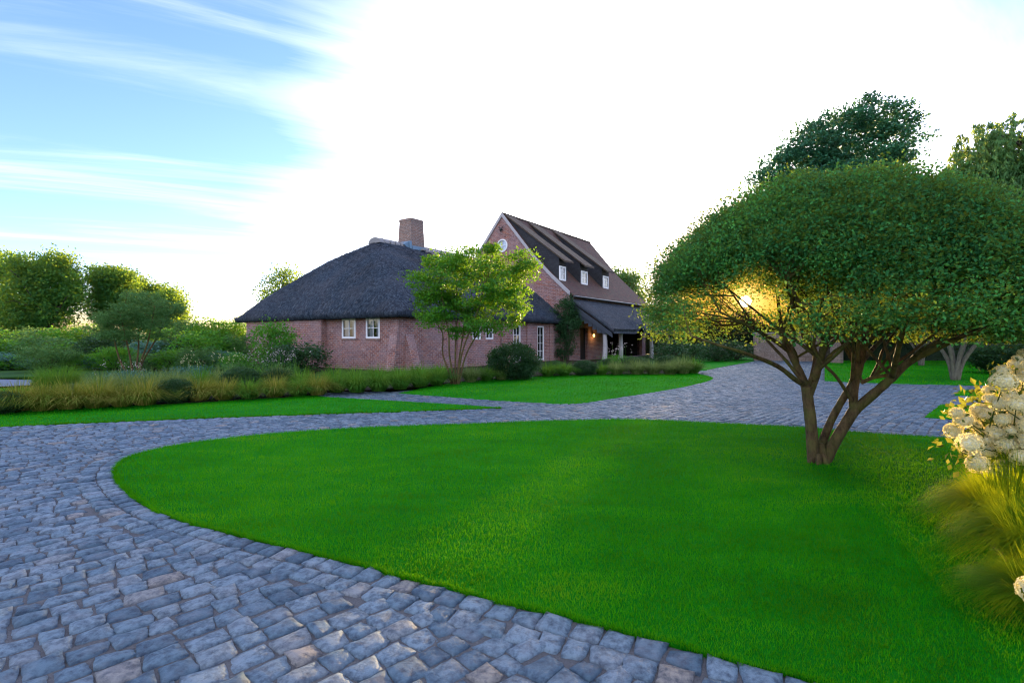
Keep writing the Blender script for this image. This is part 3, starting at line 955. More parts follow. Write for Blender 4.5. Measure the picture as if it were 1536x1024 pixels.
def straw(n, fn, slope_eps, ln, name, parent, wd=0.014):
    """loose reed ends lying on a thatched slope, one mesh"""
    s, t, ds, dt = fn(n)
    a = C0 + s[:, None] * R + t[:, None] * L
    return a


nst = 26000
s_ = rng.uniform(SA, SB_, nst); t_ = rng.uniform(TA, TB, nst)
e = 0.03
z0_ = roof_z(s_, t_); gs = (roof_z(s_ + e, t_) - z0_) / e; gt = (roof_z(s_, t_ + e) - z0_) / e
gl_ = np.hypot(gs, gt) + 1e-6
lnr = rng.uniform(0.07, 0.2, nst)
jit = rng.normal(0, 0.35, nst)
dxs = -gs / gl_; dxt = -gt / gl_
dxs, dxt = dxs * np.cos(jit) - dxt * np.sin(jit), dxs * np.sin(jit) + dxt * np.cos(jit)
lift = rng.uniform(-0.01, 0.05, nst)
A0 = C0 + s_[:, None] * R + t_[:, None] * L; A0[:, 2] = z0_ - 0.015
B0 = A0 + (dxs[:, None] * R + dxt[:, None] * L) * lnr[:, None]
B0[:, 2] = z0_ - gl_ * lnr + 0.02 + lift
wv = (-dxt[:, None] * R + dxs[:, None] * L) * 0.013
V = np.stack([A0 - wv, A0 + wv, B0 + wv * 0.6, B0 - wv * 0.6], 1).reshape(-1, 3)
np_mesh('reed_ends', V, np.arange(nst * 4).reshape(-1, 4), M['thatch'], roof)

# ridge cap: row of half-round grey tiles
rb = MB(); zr = float(roof_z(np.array([8.0]), np.array([TM]))[0])
npf = 10
s0 = RS - 0.15; k = 0
while s0 < BARN_S - 0.05:
    s1 = min(s0 + 0.42, BARN_S)
    for a0, a1, zo, rr in ((s0, s1 - 0.05, 0.0, 0.56), (s1 - 0.05, s1, 0.02, 0.6)):
        pf = [(rr * math.cos(th), 0.36 * math.sin(th)) for th in np.linspace(0, math.pi, npf)]
        for (x0, y0), (x1, y1) in zip(pf[:-1], pf[1:]):
            zz = zr - 0.14 + zo
            rb.poly([hp(a0, TM + x0, zz + y0), hp(a0, TM + x1, zz + y1), hp(a1, TM + x1, zz + y1), hp(a1, TM + x0, zz + y0)])
        if k == 0:
            rb.poly([hp(a0, TM + x, zz + y) for x, y in pf])
    k += 1; s0 = s1
rcap = rb.build('ridge_cap', M['ridge_tile'], roof, smooth=False)
# chimney, tapering, with lead apron
chs, cht, CW = 7.25, TM, 0.5
cb = MB()
zb, zt2 = zr - 1.0, 9.3


def ring(hw, z, w2=None):
    return [hp(chs - hw, cht - hw, z), hp(chs + hw, cht - hw, z), hp(chs + hw, cht + hw, z), hp(chs - hw, cht + hw, z)]


def frust(b, a, c):
    for i in range(4):
        j = (i + 1) % 4
        b.poly([a[j], a[i], c[i], c[j]] if False else [a[i], a[j], c[j], c[i]])


r0, r1 = ring(0.66, zb), ring(0.54, zt2 - 0.16)
r2, r3 = ring(0.56, zt2 - 0.16), ring(0.555, zt2)
frust(cb, r0, r1); frust(cb, r1, r2); frust(cb, r2, r3)
cb.poly(r3)
chim = cb.build('chimney', M['brick_grey'], roof)
fb_ = MB()
fb_.box(hp(chs - 0.78, cht - 0.72, zr - 0.52), R * 0.16, L * 1.44, [0, 0, 0.80])
fb_.box(hp(chs - 0.6, cht - 0.76, zr - 0.62), R * 1.2, L * 0.14, [0, 0, 0.62])
fb_.prism([hp(chs - 1.2, cht - 0.62, zr + 0.02), hp(chs - 0.72, cht - 0.62, zr + 0.30), hp(chs - 0.72, cht - 0.62, zr - 0.3)], L * 1.2)
fb_.build('flashing', M['lead'], roof)
ap = MB()
for i in range(5):
    ap.box(hp(chs + 0.1 + i * 0.28, cht - 0.64 - 0.26 * i, float(roof_z(np.array([chs + 0.1]), np.array([cht - 0.8 - 0.26 * i]))[0]) + 0.02), R * 0.34, -L * 0.34, [0, 0, 0.12])
ap.build('apron', M['ridge_tile'], roof)

# ---------------- tall brick house with gable
BS0, BS1 = BARN_S, 28.96
TR, TL, TAP = -0.74, 10.78, 5.02
house = empty('gabled_brick_house', hp(BS0, TR))
tag(house, 'tall brick house with a steep brown tiled roof, gable and three dormers', 'house')
prof_t = np.array([-1.02, -0.74, 0.625, 2.16, 5.02])
prof_z = np.array([4.50, 4.74, 5.98, 7.50, 10.92])


def hz(t):
    t = np.asarray(t, float)
    tt = np.where(t > TAP, 2 * TAP - t, t)
    return np.interp(tt, prof_t, prof_z)


gb = MB()
ring_n = 28
gz, gr = 8.52, 0.47


def gable_face(s, nn, hole):
    tl = np.linspace(TR, TL, 49)
    if not hole:
        for a, c in zip(tl[:-1], tl[1:]):
            gb.poly([hp(s, a, -0.1), hp(s, c, -0.1), hp(s, c, float(hz(c)) - 0.02), hp(s, a, float(hz(a)) - 0.02)])
        return
    ta, tb_ = TAP - 0.7, TAP + 0.7
    grid = sorted(set(list(np.linspace(TR, ta, 20)) + list(np.linspace(tb_, TL, 20))))
    for a, c in zip(grid[:-1], grid[1:]):
        if a >= ta - 1e-6 and c <= tb_ + 1e-6: continue
        pts = [hp(s, c, -0.1), hp(s, a, -0.1), hp(s, a, float(hz(a)) - 0.02), hp(s, c, float(hz(c)) - 0.02)]
        gb.poly(pts, [((p - C0) @ L, p[2]) for p in pts])
    def q(pts): gb.poly(pts, [((p - C0) @ L, p[2]) for p in pts])
    q([hp(s, tb_, -0.1), hp(s, ta, -0.1), hp(s, ta, gz - 0.7), hp(s, tb_, gz - 0.7)])
    q([hp(s, tb_, gz + 0.7), hp(s, ta, gz + 0.7), hp(s, ta, float(hz(ta)) - 0.02), hp(s, TAP, float(hz(TAP)) - 0.02), hp(s, tb_, float(hz(tb_)) - 0.02)])
    # square with a round hole
    nn_ = 32
    for i in range(nn_):
        th0, th1 = 2 * math.pi * i / nn_, 2 * math.pi * (i + 1) / nn_
        def sq(th):
            c_, s2 = math.cos(th), math.sin(th); m2 = max(abs(c_), abs(s2))
            return hp(s, TAP + 0.7 * c_ / m2, gz + 0.7 * s2 / m2)
        def ci(th, d=0.0): return hp(s + d, TAP + gr * math.cos(th), gz + gr * math.sin(th))
        q([sq(th0), ci(th0), ci(th1), sq(th1)])
        q([ci(th0), ci(th0, 0.2), ci(th1, 0.2), ci(th1)])


gable_face(BS0, nF, True)
gable_face(BS1, R, False)
wall_open(gb, hp(BS0, TR), R, 1.6, -0.1, 4.7, nS, [])
wall_open(gb, hp(BS0 + 1.6, TR), R, BS1 - BS0 - 1.6, -0.1, 4.7, nS, [(0.0, 1.15, 0.0, 2.3), (4.1, 11.9, 0.0, 2.5)], 0.3)
wall_open(gb, hp(BS0, TL), R, BS1 - BS0, -0.1, 4.7, L, [])
gb.build('wall', M['brick'], house)
# dark carport interior and door leaf
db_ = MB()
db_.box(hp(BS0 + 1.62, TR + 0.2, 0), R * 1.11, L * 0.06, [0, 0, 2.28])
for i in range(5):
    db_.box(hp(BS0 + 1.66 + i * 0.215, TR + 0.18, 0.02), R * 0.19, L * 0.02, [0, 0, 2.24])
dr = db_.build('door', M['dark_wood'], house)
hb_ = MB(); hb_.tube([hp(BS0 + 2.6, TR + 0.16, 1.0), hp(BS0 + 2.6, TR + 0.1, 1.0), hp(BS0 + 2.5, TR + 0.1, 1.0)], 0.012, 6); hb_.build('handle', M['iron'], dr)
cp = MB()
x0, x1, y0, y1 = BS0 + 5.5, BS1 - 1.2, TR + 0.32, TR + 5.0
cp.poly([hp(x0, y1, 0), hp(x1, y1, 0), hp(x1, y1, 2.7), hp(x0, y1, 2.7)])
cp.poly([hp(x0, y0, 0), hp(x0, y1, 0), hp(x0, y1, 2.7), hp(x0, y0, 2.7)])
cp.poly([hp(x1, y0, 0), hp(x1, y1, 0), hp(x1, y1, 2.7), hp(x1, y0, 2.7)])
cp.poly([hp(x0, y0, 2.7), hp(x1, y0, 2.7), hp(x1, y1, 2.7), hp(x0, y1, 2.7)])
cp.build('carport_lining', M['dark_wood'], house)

# tiled roof, both slopes, with thickness
rf = MB()
S0R, S1R = BS0 - 0.02, BS1 + 0.18
tl = list(np.linspace(-1.02, TAP, 15))
acc = 0.0
for a, c in zip(tl[:-1], tl[1:]):
    za, zc_ = float(hz(a)), float(hz(c)); d = math.hypot(c - a, zc_ - za)
    for side in (0, 1):
        A_, C_ = (a, c) if side == 0 else (2 * TAP - a, 2 * TAP - c)
        sag = lambda s: -0.10 * math.sin(math.pi * (s - S0R) / (S1R - S0R)) * max(0, (zc_ - 7) / 4)
        sgs = np.linspace(S0R, S1R, 9)
        for p, q_ in zip(sgs[:-1], sgs[1:]):
            pts = [hp(p, A_, za + 0.06), hp(q_, A_, za + 0.06), hp(q_, C_, zc_ + 0.06), hp(p, C_, zc_ + 0.06)]
            uvs = [(p, acc), (q_, acc), (q_, acc + d), (p, acc + d)]
            if side: pts = pts[::-1]; uvs = uvs[::-1]
            rf.poly(pts, uvs)
    # verge edges and underside
    for sE in (S0R, S1R):
        for A_, C_ in ((a, c), (2 * TAP - a, 2 * TAP - c)):
            rf.poly([hp(sE, A_, za - 0.06), hp(sE, C_, zc_ - 0.06), hp(sE, C_, zc_ + 0.06), hp(sE, A_, za + 0.06)])
    acc += d
rf.poly([hp(S0R, -1.02, 4.44), hp(S1R, -1.02, 4.44), hp(S1R, -1.02, 4.56), hp(S0R, -1.02, 4.56)])
rf.poly([hp(S0R, -1.02, 4.44), hp(S1R, -1.02, 4.44), hp(S1R, -0.7, 4.7), hp(S0R, -0.7, 4.7)])
hroof = rf.build('roof', M['tile'], house)
rd = MB(); s0 = S0R
while s0 < S1R - 0.05:
    s1 = min(s0 + 0.38, S1R)
    rd.tube([hp(s0, TAP, 10.93), hp(s1 - 0.05, TAP, 10.93), hp(s1 - 0.04, TAP, 10.93), hp(s1, TAP, 10.93)], [0.11, 0.11, 0.13, 0.13], 8)
    s0 = s1
rd.build('ridge_tile', M['tile_moss'], hroof)
# verge boards on the near gable (follow the bell-cast)
for side in (0, 1):
    vb = MB()
    for a, c in zip(tl[:-1], tl[1:]):
        if a < -0.8: a = -0.80
        A_, C_ = (a, c) if side == 0 else (2 * TAP - a, 2 * TAP - c)
        za, zc_ = float(hz(a)), float(hz(c))
        vb.prism([hp(BS0 - 0.09, A_, za + 0.09), hp(BS0 - 0.09, C_, zc_ + 0.09), hp(BS0 - 0.09, C_, zc_ - 0.22), hp(BS0 - 0.09, A_, za - 0.20)], R * 0.068)
    vb.build('verge_board', M['grey_board'], house)
# round window
fw = MB(); nn_ = 32
for i in range(nn_):
    th0, th1 = 2 * math.pi * i / nn_, 2 * math.pi * (i + 1) / nn_
    c_ = lambda th, r, d: hp(BS0 + d, TAP + r * math.cos(th), gz + r * math.sin(th))
    fw.poly([c_(th0, gr + 0.03, -0.03), c_(th1, gr + 0.03, -0.03), c_(th1, gr - 0.06, -0.03), c_(th0, gr - 0.06, -0.03)][::-1])
    fw.poly([c_(th0, gr - 0.06, -0.03), c_(th1, gr - 0.06, -0.03), c_(th1, gr - 0.06, 0.06), c_(th0, gr - 0.06, 0.06)])
    fw.poly([c_(th0, gr + 0.03, -0.03), c_(th1, gr + 0.03, -0.03), c_(th1, gr + 0.03, 0.03), c_(th0, gr + 0.03, 0.03)])
fw.box(hp(BS0 - 0.01, TAP - 0.02, gz - gr), L * 0.04, R * 0.04, [0, 0, 2 * gr])
fw.box(hp(BS0 - 0.008, TAP - gr, gz - 0.02), L * 2 * gr, R * 0.036, [0, 0, 0.04])
rw = fw.build('round_window', M['white'], house)
pn = MB(); pn.poly([hp(BS0 + 0.05, TAP + gr * math.cos(2*math.pi*i/24), gz + gr * math.sin(2*math.pi*i/24)) for i in range(24)]); pn.build('pane', M['glass'], rw)
pn = MB(); pn.poly([hp(BS0 + 0.16, TAP + gr * math.cos(2*math.pi*i/24), gz + gr * math.sin(2*math.pi*i/24)) for i in range(24)]); pn.build('curtain', M['curtain'], rw)
# iron ornament high on the gable
og = MB(); cz = 9.72
og.tube([hp(BS0 + 0.02, TAP, cz), hp(BS0 - 0.2, TAP, cz)], [0.05, 0.04], 8)
og.tube([hp(BS0 - 0.16, TAP, cz - 0.2), hp(BS0 - 0.2, TAP, cz - 0.02), hp(BS0 - 0.18, TAP, cz + 0.12)], [0.03, 0.1, 0.05], 8)
for sg_ in (-1, 1):
    og.tube([hp(BS0 - 0.18, TAP, cz + 0.06), hp(BS0 - 0.2, TAP + sg_ * 0.16, cz + 0.12), hp(BS0 - 0.18, TAP + sg_ * 0.24, cz + 0.26)], [0.035, 0.03, 0.012], 6)
    og.tube([hp(BS0 - 0.19, TAP + sg_ * 0.13, cz + 0.1), hp(BS0 - 0.2, TAP + sg_ * 0.1, cz + 0.24)], [0.025, 0.01], 6)
ornament = og.build('wall_ornament', M['iron'], None, loc=hp(BS0, TAP, 9.72))
tag(ornament, 'small dark horned iron ornament on the gable above the round window', 'ornament')

# dormers: long cat-slide roofs with slate cheeks
for (d0, d1, w0, w1) in ((14.84, 16.22, 14.95, 15.85), (18.0, 19.55, 18.22, 19.25), (21.75, 23.3, 22.02, 23.04)):
    dm = MB(); TF = 0.25
    zt_, zf = 10.86, 6.92              # roof plane from the ridge to the front edge
    tf2 = -0.22
    zl = lambda t: zf + (t - tf2) * (zt_ - zf) / (TAP - 0.06 - tf2)
    # cheeks
    for s_c in (d0 + 0.10, d1 - 0.10):
        tt = np.linspace(TF, TAP - 0.5, 10)
        for a, c in zip(tt[:-1], tt[1:]):
            dm.poly([hp(s_c, a, float(hz(a)) - 0.05), hp(s_c, c, float(hz(c)) - 0.05), hp(s_c, c, zl(c)), hp(s_c, a, zl(a))])
    wz0, wz1 = 5.62, 6.66
    wall_open(dm, hp(d0 + 0.10, TF), R, d1 - d0 - 0.2, 5.45, zl(TF), nS, [(w0 - d0 - 0.10, w1 - d0 - 0.10, wz0, wz1)], 0.08)
    dorm = dm.build('dormer', M['slate'], house)
    dr_ = MB()
    tt = np.linspace(tf2, TAP - 0.06, 8)
    for a, c in zip(tt[:-1], tt[1:]):
        sa = 0.05 * math.sin(a * 3 + d0)
        dr_.poly([hp(d0, a, zl(a) + 0.10), hp(d1, a, zl(a) + 0.10), hp(d1, c, zl(c) + 0.10), hp(d0, c, zl(c) + 0.10)])
        for sE in (d0, d1):
            dr_.poly([hp(sE, a, zl(a) - 0.02), hp(sE, c, zl(c) - 0.02), hp(sE, c, zl(c) + 0.10), hp(sE, a, zl(a) + 0.10)])
        dr_.poly([hp(d0, a, zl(a) - 0.02), hp(d0, c, zl(c) - 0.02), hp(d1, c, zl(c) - 0.02), hp(d1, a, zl(a) - 0.02)])
    dr_.poly([hp(d0, tf2, zf - 0.02), hp(d1, tf2, zf - 0.02), hp(d1, tf2, zf + 0.10), hp(d0, tf2, zf + 0.10)])
    dr_.build('dormer_roof', M['tile_moss'], dorm)
    # window with its pane (sub-parts)
    w = w1 - w0; h_ = wz1 - wz0; o_ = hp(w0, TF, wz0); z = np.array([0, 0, 1.0])
    fb2 = MB(); fr = 0.13; nn2 = nS; o_ = o_ - nn2 * 0.02
    fb2.box(o_, R * fr, z * h_, nn2 * 0.08); fb2.box(o_ + R * (w - fr), R * fr, z * h_, nn2 * 0.08)
    fb2.box(o_ + R * fr, R * (w - 2*fr), z * fr, nn2 * 0.095); fb2.box(o_ + R * fr + z * (h_ - fr), R * (w - 2*fr), z * fr, nn2 * 0.078)
    fb2.box(o_ + R * (w / 2 - 0.018) + z * fr + nn2 * 0.02, R * 0.036, z * (h_ - 2*fr), nn2 * 0.03)
    fb2.box(o_ + R * fr + z * (h_ / 2 - 0.015) + nn2 * 0.018, R * (w - 2*fr), z * 0.03, nn2 * 0.028)
    fb2.build('window_frame', M['white'], dorm)
    pb = MB(); a = o_ + R * fr + z * fr + nn2 * 0.025
    pb.poly([a, a + R * (w - 2*fr), a + R * (w - 2*fr) + z * (h_ - 2*fr), a + z * (h_ - 2*fr)]); pb.build('pane', M['glass'], dorm)
    cb2 = MB(); a = a - nn2 * 0.09
    cb2.poly([a, a + R * (w - 2*fr), a + R * (w - 2*fr) + z * (h_ - 2*fr), a + z * (h_ - 2*fr)]); cb2.build('curtain', M['curtain'], dorm)

# gutter along the eave
gt_ = MB()
gt_.tube([hp(BS0 + 0.02, -1.08, 4.44), hp(BS1 + 0.2, -1.08, 4.44)], 0.07, 8)
gt_.tube([hp(BS0 + 0.12, -1.08, 4.42), hp(BS0 + 0.12, -0.82, 4.2), hp(BS0 + 0.12, -0.82, 2.6)], 0.04, 8)
gt_.build('gutter', M['gutter'], house)

# thatched lean-to porch
PS0, PS1 = BS0 + 0.12, 28.3
TT, TE = -0.80, -3.98
ZT, ZE = 4.30, 2.16


def porch_z(s, t):
    k_ = (t - TT) / (TE - TT)
    z = ZT + (ZE - ZT) * k_ + 0.10 * np.sin(np.pi * k_)
    # eyebrow over the second bay
    z = z + 0.42 * np.exp(-((s - 19.6) / 0.55) ** 2) * np.clip((k_ - 0.55) / 0.45, 0, 1) ** 1.2
    return z


ns_, nt_ = 120, 30
sg, tg = np.meshgrid(np.linspace(PS0, PS1, ns_), np.linspace(TT, TE, nt_), indexing='ij')
zg = porch_z(sg, tg) + rng.normal(0, 0.012, sg.shape)
P = C0 + sg[..., None] * R + tg[..., None] * L; P[..., 2] = zg
P2 = P.copy(); P2[..., 2] = porch_z(sg, tg) - 0.30
V = np.concatenate([P.reshape(-1, 3), P2.reshape(-1, 3)]); NN = ns_ * nt_
idx = np.arange(NN).reshape(ns_, nt_)
q1 = np.stack([idx[:-1, :-1], idx[:-1, 1:], idx[1:, 1:], idx[1:, :-1]], -1).reshape(-1, 4)
Fq = [q1, q1[:, ::-1] + NN]
for lp in (idx[:, -1], idx[0, ::-1], idx[-1, :]):
    Fq.append(np.stack([lp[:-1], lp[1:], lp[1:] + NN, lp[:-1] + NN], -1))
proof = np_mesh('porch_roof', V, np.concatenate(Fq), M['thatch'], house, smooth=True)
nst = 9000
s_ = rng.uniform(PS0, PS1, nst); t_ = rng.uniform(TE, TT, nst)
z0_ = porch_z(s_, t_); lnr = rng.uniform(0.07, 0.18, nst)
A0 = C0 + s_[:, None] * R + t_[:, None] * L; A0[:, 2] = z0_ - 0.012
dt_ = -lnr; dss = rng.normal(0, 0.03, nst)
t2 = t_ + dt_
B0 = C0 + (s_ + dss)[:, None] * R + t2[:, None] * L; B0[:, 2] = porch_z(s_, np.maximum(t2, TE - 0.2)) + rng.uniform(0, 0.05, nst)
wv = R[None] * 0.013
V = np.stack([A0 - wv, A0 + wv, B0 + wv * .6, B0 - wv * .6], 1).reshape(-1, 3)
np_mesh('reed_ends', V, np.arange(nst * 4).reshape(-1, 4), M['thatch'], proof)
# boarded porch gable and barge board
bg_ = MB()
bz = lambda t: float(porch_z(np.array([PS0]), np.array([t]))[0])
bg_.prism([hp(PS0 + 0.02, TT, bz(TT) - 0.28), hp(PS0 + 0.02, TE + 0.12, bz(TE) - 0.26), hp(PS0 + 0.02, TE + 0.12, bz(TE) - 0.56), hp(PS0 + 0.02, TT, bz(TT) - 0.72)], R * 0.05)
for i in range(8):
    ta = TT - i * 0.32; tb2 = ta - 0.30
    bg_.prism([hp(PS0 + 0.09, ta, bz(ta) - 0.4), hp(PS0 + 0.09, tb2, bz(tb2) - 0.4), hp(PS0 + 0.09, tb2, max(bz(tb2) - 1.0, 1.8)), hp(PS0 + 0.09, ta, max(bz(ta) - 1.2, 1.9))], R * 0.03)
bg_.build('barge_board', M['blue_board'], house)
# eave beam and posts
bm_ = MB(); bm_.box(hp(PS0 + 0.1, -3.28, 1.98), R * (PS1 - PS0 - 0.3), L * 0.16, [0, 0, 0.16]); bm_.build('porch_beam', M['dark_wood'], house)
for i, sp in enumerate((15.1, 17.7, 23.8, 27.9)):
    pb = MB(); zt3 = 2.0
    w0, w1 = (0.17, 0.14)
    pts, rad = [], []
    for kx in np.linspace(0, 1, 7):
        pts.append(hp(sp + 0.03 * math.sin(5 * kx + i), -3.2 + 0.02 * math.cos(4 * kx + i), -0.05 + kx * (zt3 + 0.05)))
        rad.append(w0 * (1 - kx) + w1 * kx)
    pb.tube(pts, rad, 7)
    post = pb.build('porch_post', M['oak'], house)
    kb = MB(); kb.prism([hp(sp + 0.1, -3.16, 1.45), hp(sp + 0.18, -3.16, 1.45), hp(sp + 0.65, -3.16, 2.0), hp(sp + 0.5, -3.16, 2.0)], L * 0.08); kb.build('knee_brace', M['oak'], post)

# wall lantern, lit
lamp = empty('wall_lantern', hp(18.1, TR - 0.02, 1.72))
tag(lamp, 'small lit wall lantern glowing warm on the brick under the porch', 'lantern')
lb = MB(); q0 = hp(18.1, TR - 0.02, 1.72)
lb.box(q0 - R * 0.05 + np.array([0, 0, -0.06]), R * 0.1, -L * 0.02, [0, 0, 0.34])
lb.tube([q0 + np.array([0, 0, 0.2]), q0 - L * 0.12 + np.array([0, 0, 0.26]), q0 - L * 0.14 + np.array([0, 0, 0.2])], 0.01, 6)
lb.tube([q0 - L * 0.14 + np.array([0, 0, 0.2]), q0 - L * 0.14 + np.array([0, 0, 0.13])], [0.02, 0.11], 8)
lb.build('bracket', M['iron'], lamp)
te = NT('warm_lamp_glow'); em = te.n('ShaderNodeEmission'); em.inputs['Color'].default_value = (1, 0.55, 0.16, 1); em.inputs['Strength'].default_value = 0.5
te.done(em)
gm = MB(); gm.tube([q0 - L * 0.14 + np.array([0, 0, z]) for z in (-0.08, -0.04, 0.08, 0.13)], [0.05, 0.075, 0.075, 0.05], 8); gm.build('glass_globe', te.m, lamp)
pl_ = bpy.data.lights.new('lantern_light', 'POINT'); plo = bpy.data.objects.new('lantern_light', pl_); COL.objects.link(plo)
pl_.energy = 1.2; pl_.color = (1, 0.55, 0.18); pl_.shadow_soft_size = 0.08; plo.location = Vector(hp(18.1, TR - 0.36, 1.66))


# ================================================================== VEGETATION
def unit(v):
    return v / (np.linalg.norm(v, axis=-1, keepdims=True) + 1e-9)


def leaf_quads(P, size, aspect=0.55, out=None, up=0.4, hang=0.0):
    """one folded diamond per point"""
    n = len(P)
    a = rng.normal(0, 1, (n, 3))
    if out is not None: a = a + out * 0.8
    a[:, 2] -= hang * 1.5
    a = unit(a)
    nr = rng.normal(0, 1, (n, 3)); nr[:, 2] += up * 2
    nr = unit(nr - a * (nr * a).sum(1, keepdims=True))
    b = np.cross(nr, a)
    ln = (size * rng.uniform(0.65, 1.35, n))[:, None]
    w = ln * aspect * 0.5
    mid = P + a * ln * 0.5
    V = np.stack([P, mid + b * w + nr * ln * 0.12, P + a * ln, mid - b * w + nr * ln * 0.12], 1)
    return V.reshape(-1, 3)


def quads(V):
    return np.arange(len(V)).reshape(-1, 4)


def crown_pts(ells, ncl, per, sig, flat=0.7, shell=0.45, cut=None):
    """leaf positions in clusters that fill a set of ellipsoids (cx,cy,cz,rx,ry,rz)"""
    e = np.array(ells, float)
    vol = e[:, 3] * e[:, 4] * e[:, 5]
    pick = rng.choice(len(e), ncl, p=vol ** 0.8 / (vol ** 0.8).sum())
    d = unit(rng.normal(0, 1, (ncl, 3)))
    r = (shell ** 2 + (1 - shell ** 2) * rng.uniform(0, 1, ncl)) ** 0.5
    c = e[pick, :3] + d * r[:, None] * e[pick, 3:]
    s = sig * rng.uniform(0.6, 1.4, ncl)
    cnt = np.maximum(3, (per * rng.uniform(0.5, 1.5, ncl)).astype(int))
    i = np.repeat(np.arange(ncl), cnt)
    off = np.clip(rng.normal(0, 1, (len(i), 3)), -1.7, 1.7) * s[i][:, None]; off[:, 2] *= flat
    P = c[i] + off
    return P, d[i], c


def limb(b, px, rad, n=8, sub=5):
    pts = catmull(px, sub)
    rr = np.interp(np.linspace(0, 1, len(pts)), np.linspace(0, 1, len(rad)), rad)
    rr = rr * (1 + rng.normal(0, 0.03, len(rr)))
    b.tube(pts, rr, n)
    return np.array(pts), rr


def branches(b, nodes, nrad, targets, r0=0.022, r1=0.004, n=5, zpen=0.6):
    """thin twigs from the nearest limb node to each target"""
    nodes = np.asarray(nodes)
    for t in targets:
        dv = t - nodes
        cost = np.linalg.norm(dv, axis=1) + zpen * np.clip(nodes[:, 2] - t[2] + 0.1, 0, None) * 2
        i = int(np.argmin(cost))
        a = nodes[i]; d = t - a; ln = np.linalg.norm(d)
        m1 = a + d * 0.35 + np.array([0, 0, -0.04 * ln]) + rng.normal(0, 0.05 * ln, 3)
        m2 = a + d * 0.7 + np.array([0, 0, 0.03 * ln]) + rng.normal(0, 0.05 * ln, 3)
        rs = min(r0, nrad[i] * 0.7) * min(1.3, 0.5 + ln / 1.5)
        b.tube(catmull([a, m1, m2, t], 3), np.linspace(rs, r1, 10), n, cap=False)


# ---------------- the umbrella tree on the lawn
HY = 6.4
base = gp(1228, 697)
hero = empty('umbrella_tree', base)
tag(hero, 'large multi-stemmed umbrella-shaped tree on the lawn with the sun behind its crown', 'tree')
tb = MB(); nodes, nrad = [], []


def HPt(px, py, dy=0.0):
    return pp(px, py, HY + dy)


limbs = [
    ([(1222, 702, 0), (1219, 668, 0), (1216, 630, 0), (1212, 598, 0), (1210, 580, 0)], [.088, .08, .076, .074, .074]),
    ([(1211, 590, 0), (1202, 563, .05), (1188, 534, .15), (1174, 503, .3), (1166, 440, .5)], [.07, .052, .045, .036, .02]),
    ([(1206, 575, 0), (1194, 570, -.1), (1166, 549, -.3), (1122, 531, -.6), (1082, 519, -.8), (1040, 505, -.9)], [.045, .036, .03, .024, .018, .01]),
    ([(1212, 592, 0), (1224, 560, .2), (1226, 540, .4), (1212, 505, .7), (1192, 462, 1.0), (1175, 415, 1.1)], [.072, .06, .052, .04, .028, .015]),
    ([(1219, 570, .1), (1229, 545, .0), (1238, 512, -.2), (1250, 485, -.5), (1268, 450, -.8), (1280, 400, -1.0)], [.06, .052, .044, .034, .026, .014]),
    ([(1238, 513, -.2), (1222, 488, -.6), (1200, 455, -1.0), (1180, 420, -1.2)], [.03, .026, .02, .012]),
    ([(1196, 560, .1), (1192, 530, .5), (1170, 500, .9), (1140, 487, 1.2)], [.04, .034, .026, .014]),
    ([(1185, 528, .2), (1160, 510, .0), (1125, 490, -.3), (1080, 468, -.5)], [.034, .027, .02, .01]),
    ([(1233, 702, 0), (1249, 668, .0), (1268, 636, .02), (1283, 612, .05)], [.085, .078, .076, .072]),
    ([(1230, 672, .1), (1246, 632, .12), (1262, 602, .15), (1278, 575, .18), (1286, 545, .2)], [.06, .052, .05, .048, .05]),
    ([(1281, 616, .05), (1280, 585, .12), (1287, 555, .2), (1295, 522, .25), (1301, 485, .3), (1308, 440, .3), (1320, 390, .2)], [.06, .062, .06, .052, .046, .034, .015]),
    ([(1283, 614, .05), (1312, 589, -.1), (1337, 567, -.2), (1364, 542, -.3), (1406, 522, -.5), (1452, 500, -.7), (1510, 476, -.8)], [.07, .062, .058, .05, .038, .028, .014]),
    ([(1292, 574, .1), (1310, 566, .0), (1340, 561, -.1), (1352, 553, -.2)], [.03, .026, .026, .02]),
    ([(1290, 546, .2), (1312, 520, .6), (1340, 495, 1.0), (1380, 462, 1.4), (1420, 430, 1.6)], [.04, .034, .03, .022, .012]),
    ([(1338, 566, -.2), (1345, 535, -.6), (1352, 505, -1.0), (1365, 465, -1.3), (1375, 420, -1.4)], [.042, .036, .03, .022, .012]),
    ([(1352, 553, -.25), (1385, 525, .2), (1430, 497, .6), (1480, 470, 1.0)], [.036, .03, .022, .012]),
    ([(1297, 520, .25), (1322, 490, -.2), (1338, 460, -.6), (1350, 420, -.9)], [.034, .028, .022, .012]),
    ([(1365, 541, -.3), (1390, 520, -.7), (1440, 505, -1.1), (1490, 488, -1.3)], [.03, .026, .018, .01]),
    ([(1232, 530, -.1), (1252, 510, .3), (1278, 485, .8), (1300, 455, 1.2)], [.03, .026, .02, .012]),
]
for pts, rad in limbs:
    q, r = limb(tb, [HPt(*p) for p in pts], [x * .88 for x in rad], 9)
    nodes.append(q); nrad.append(r)
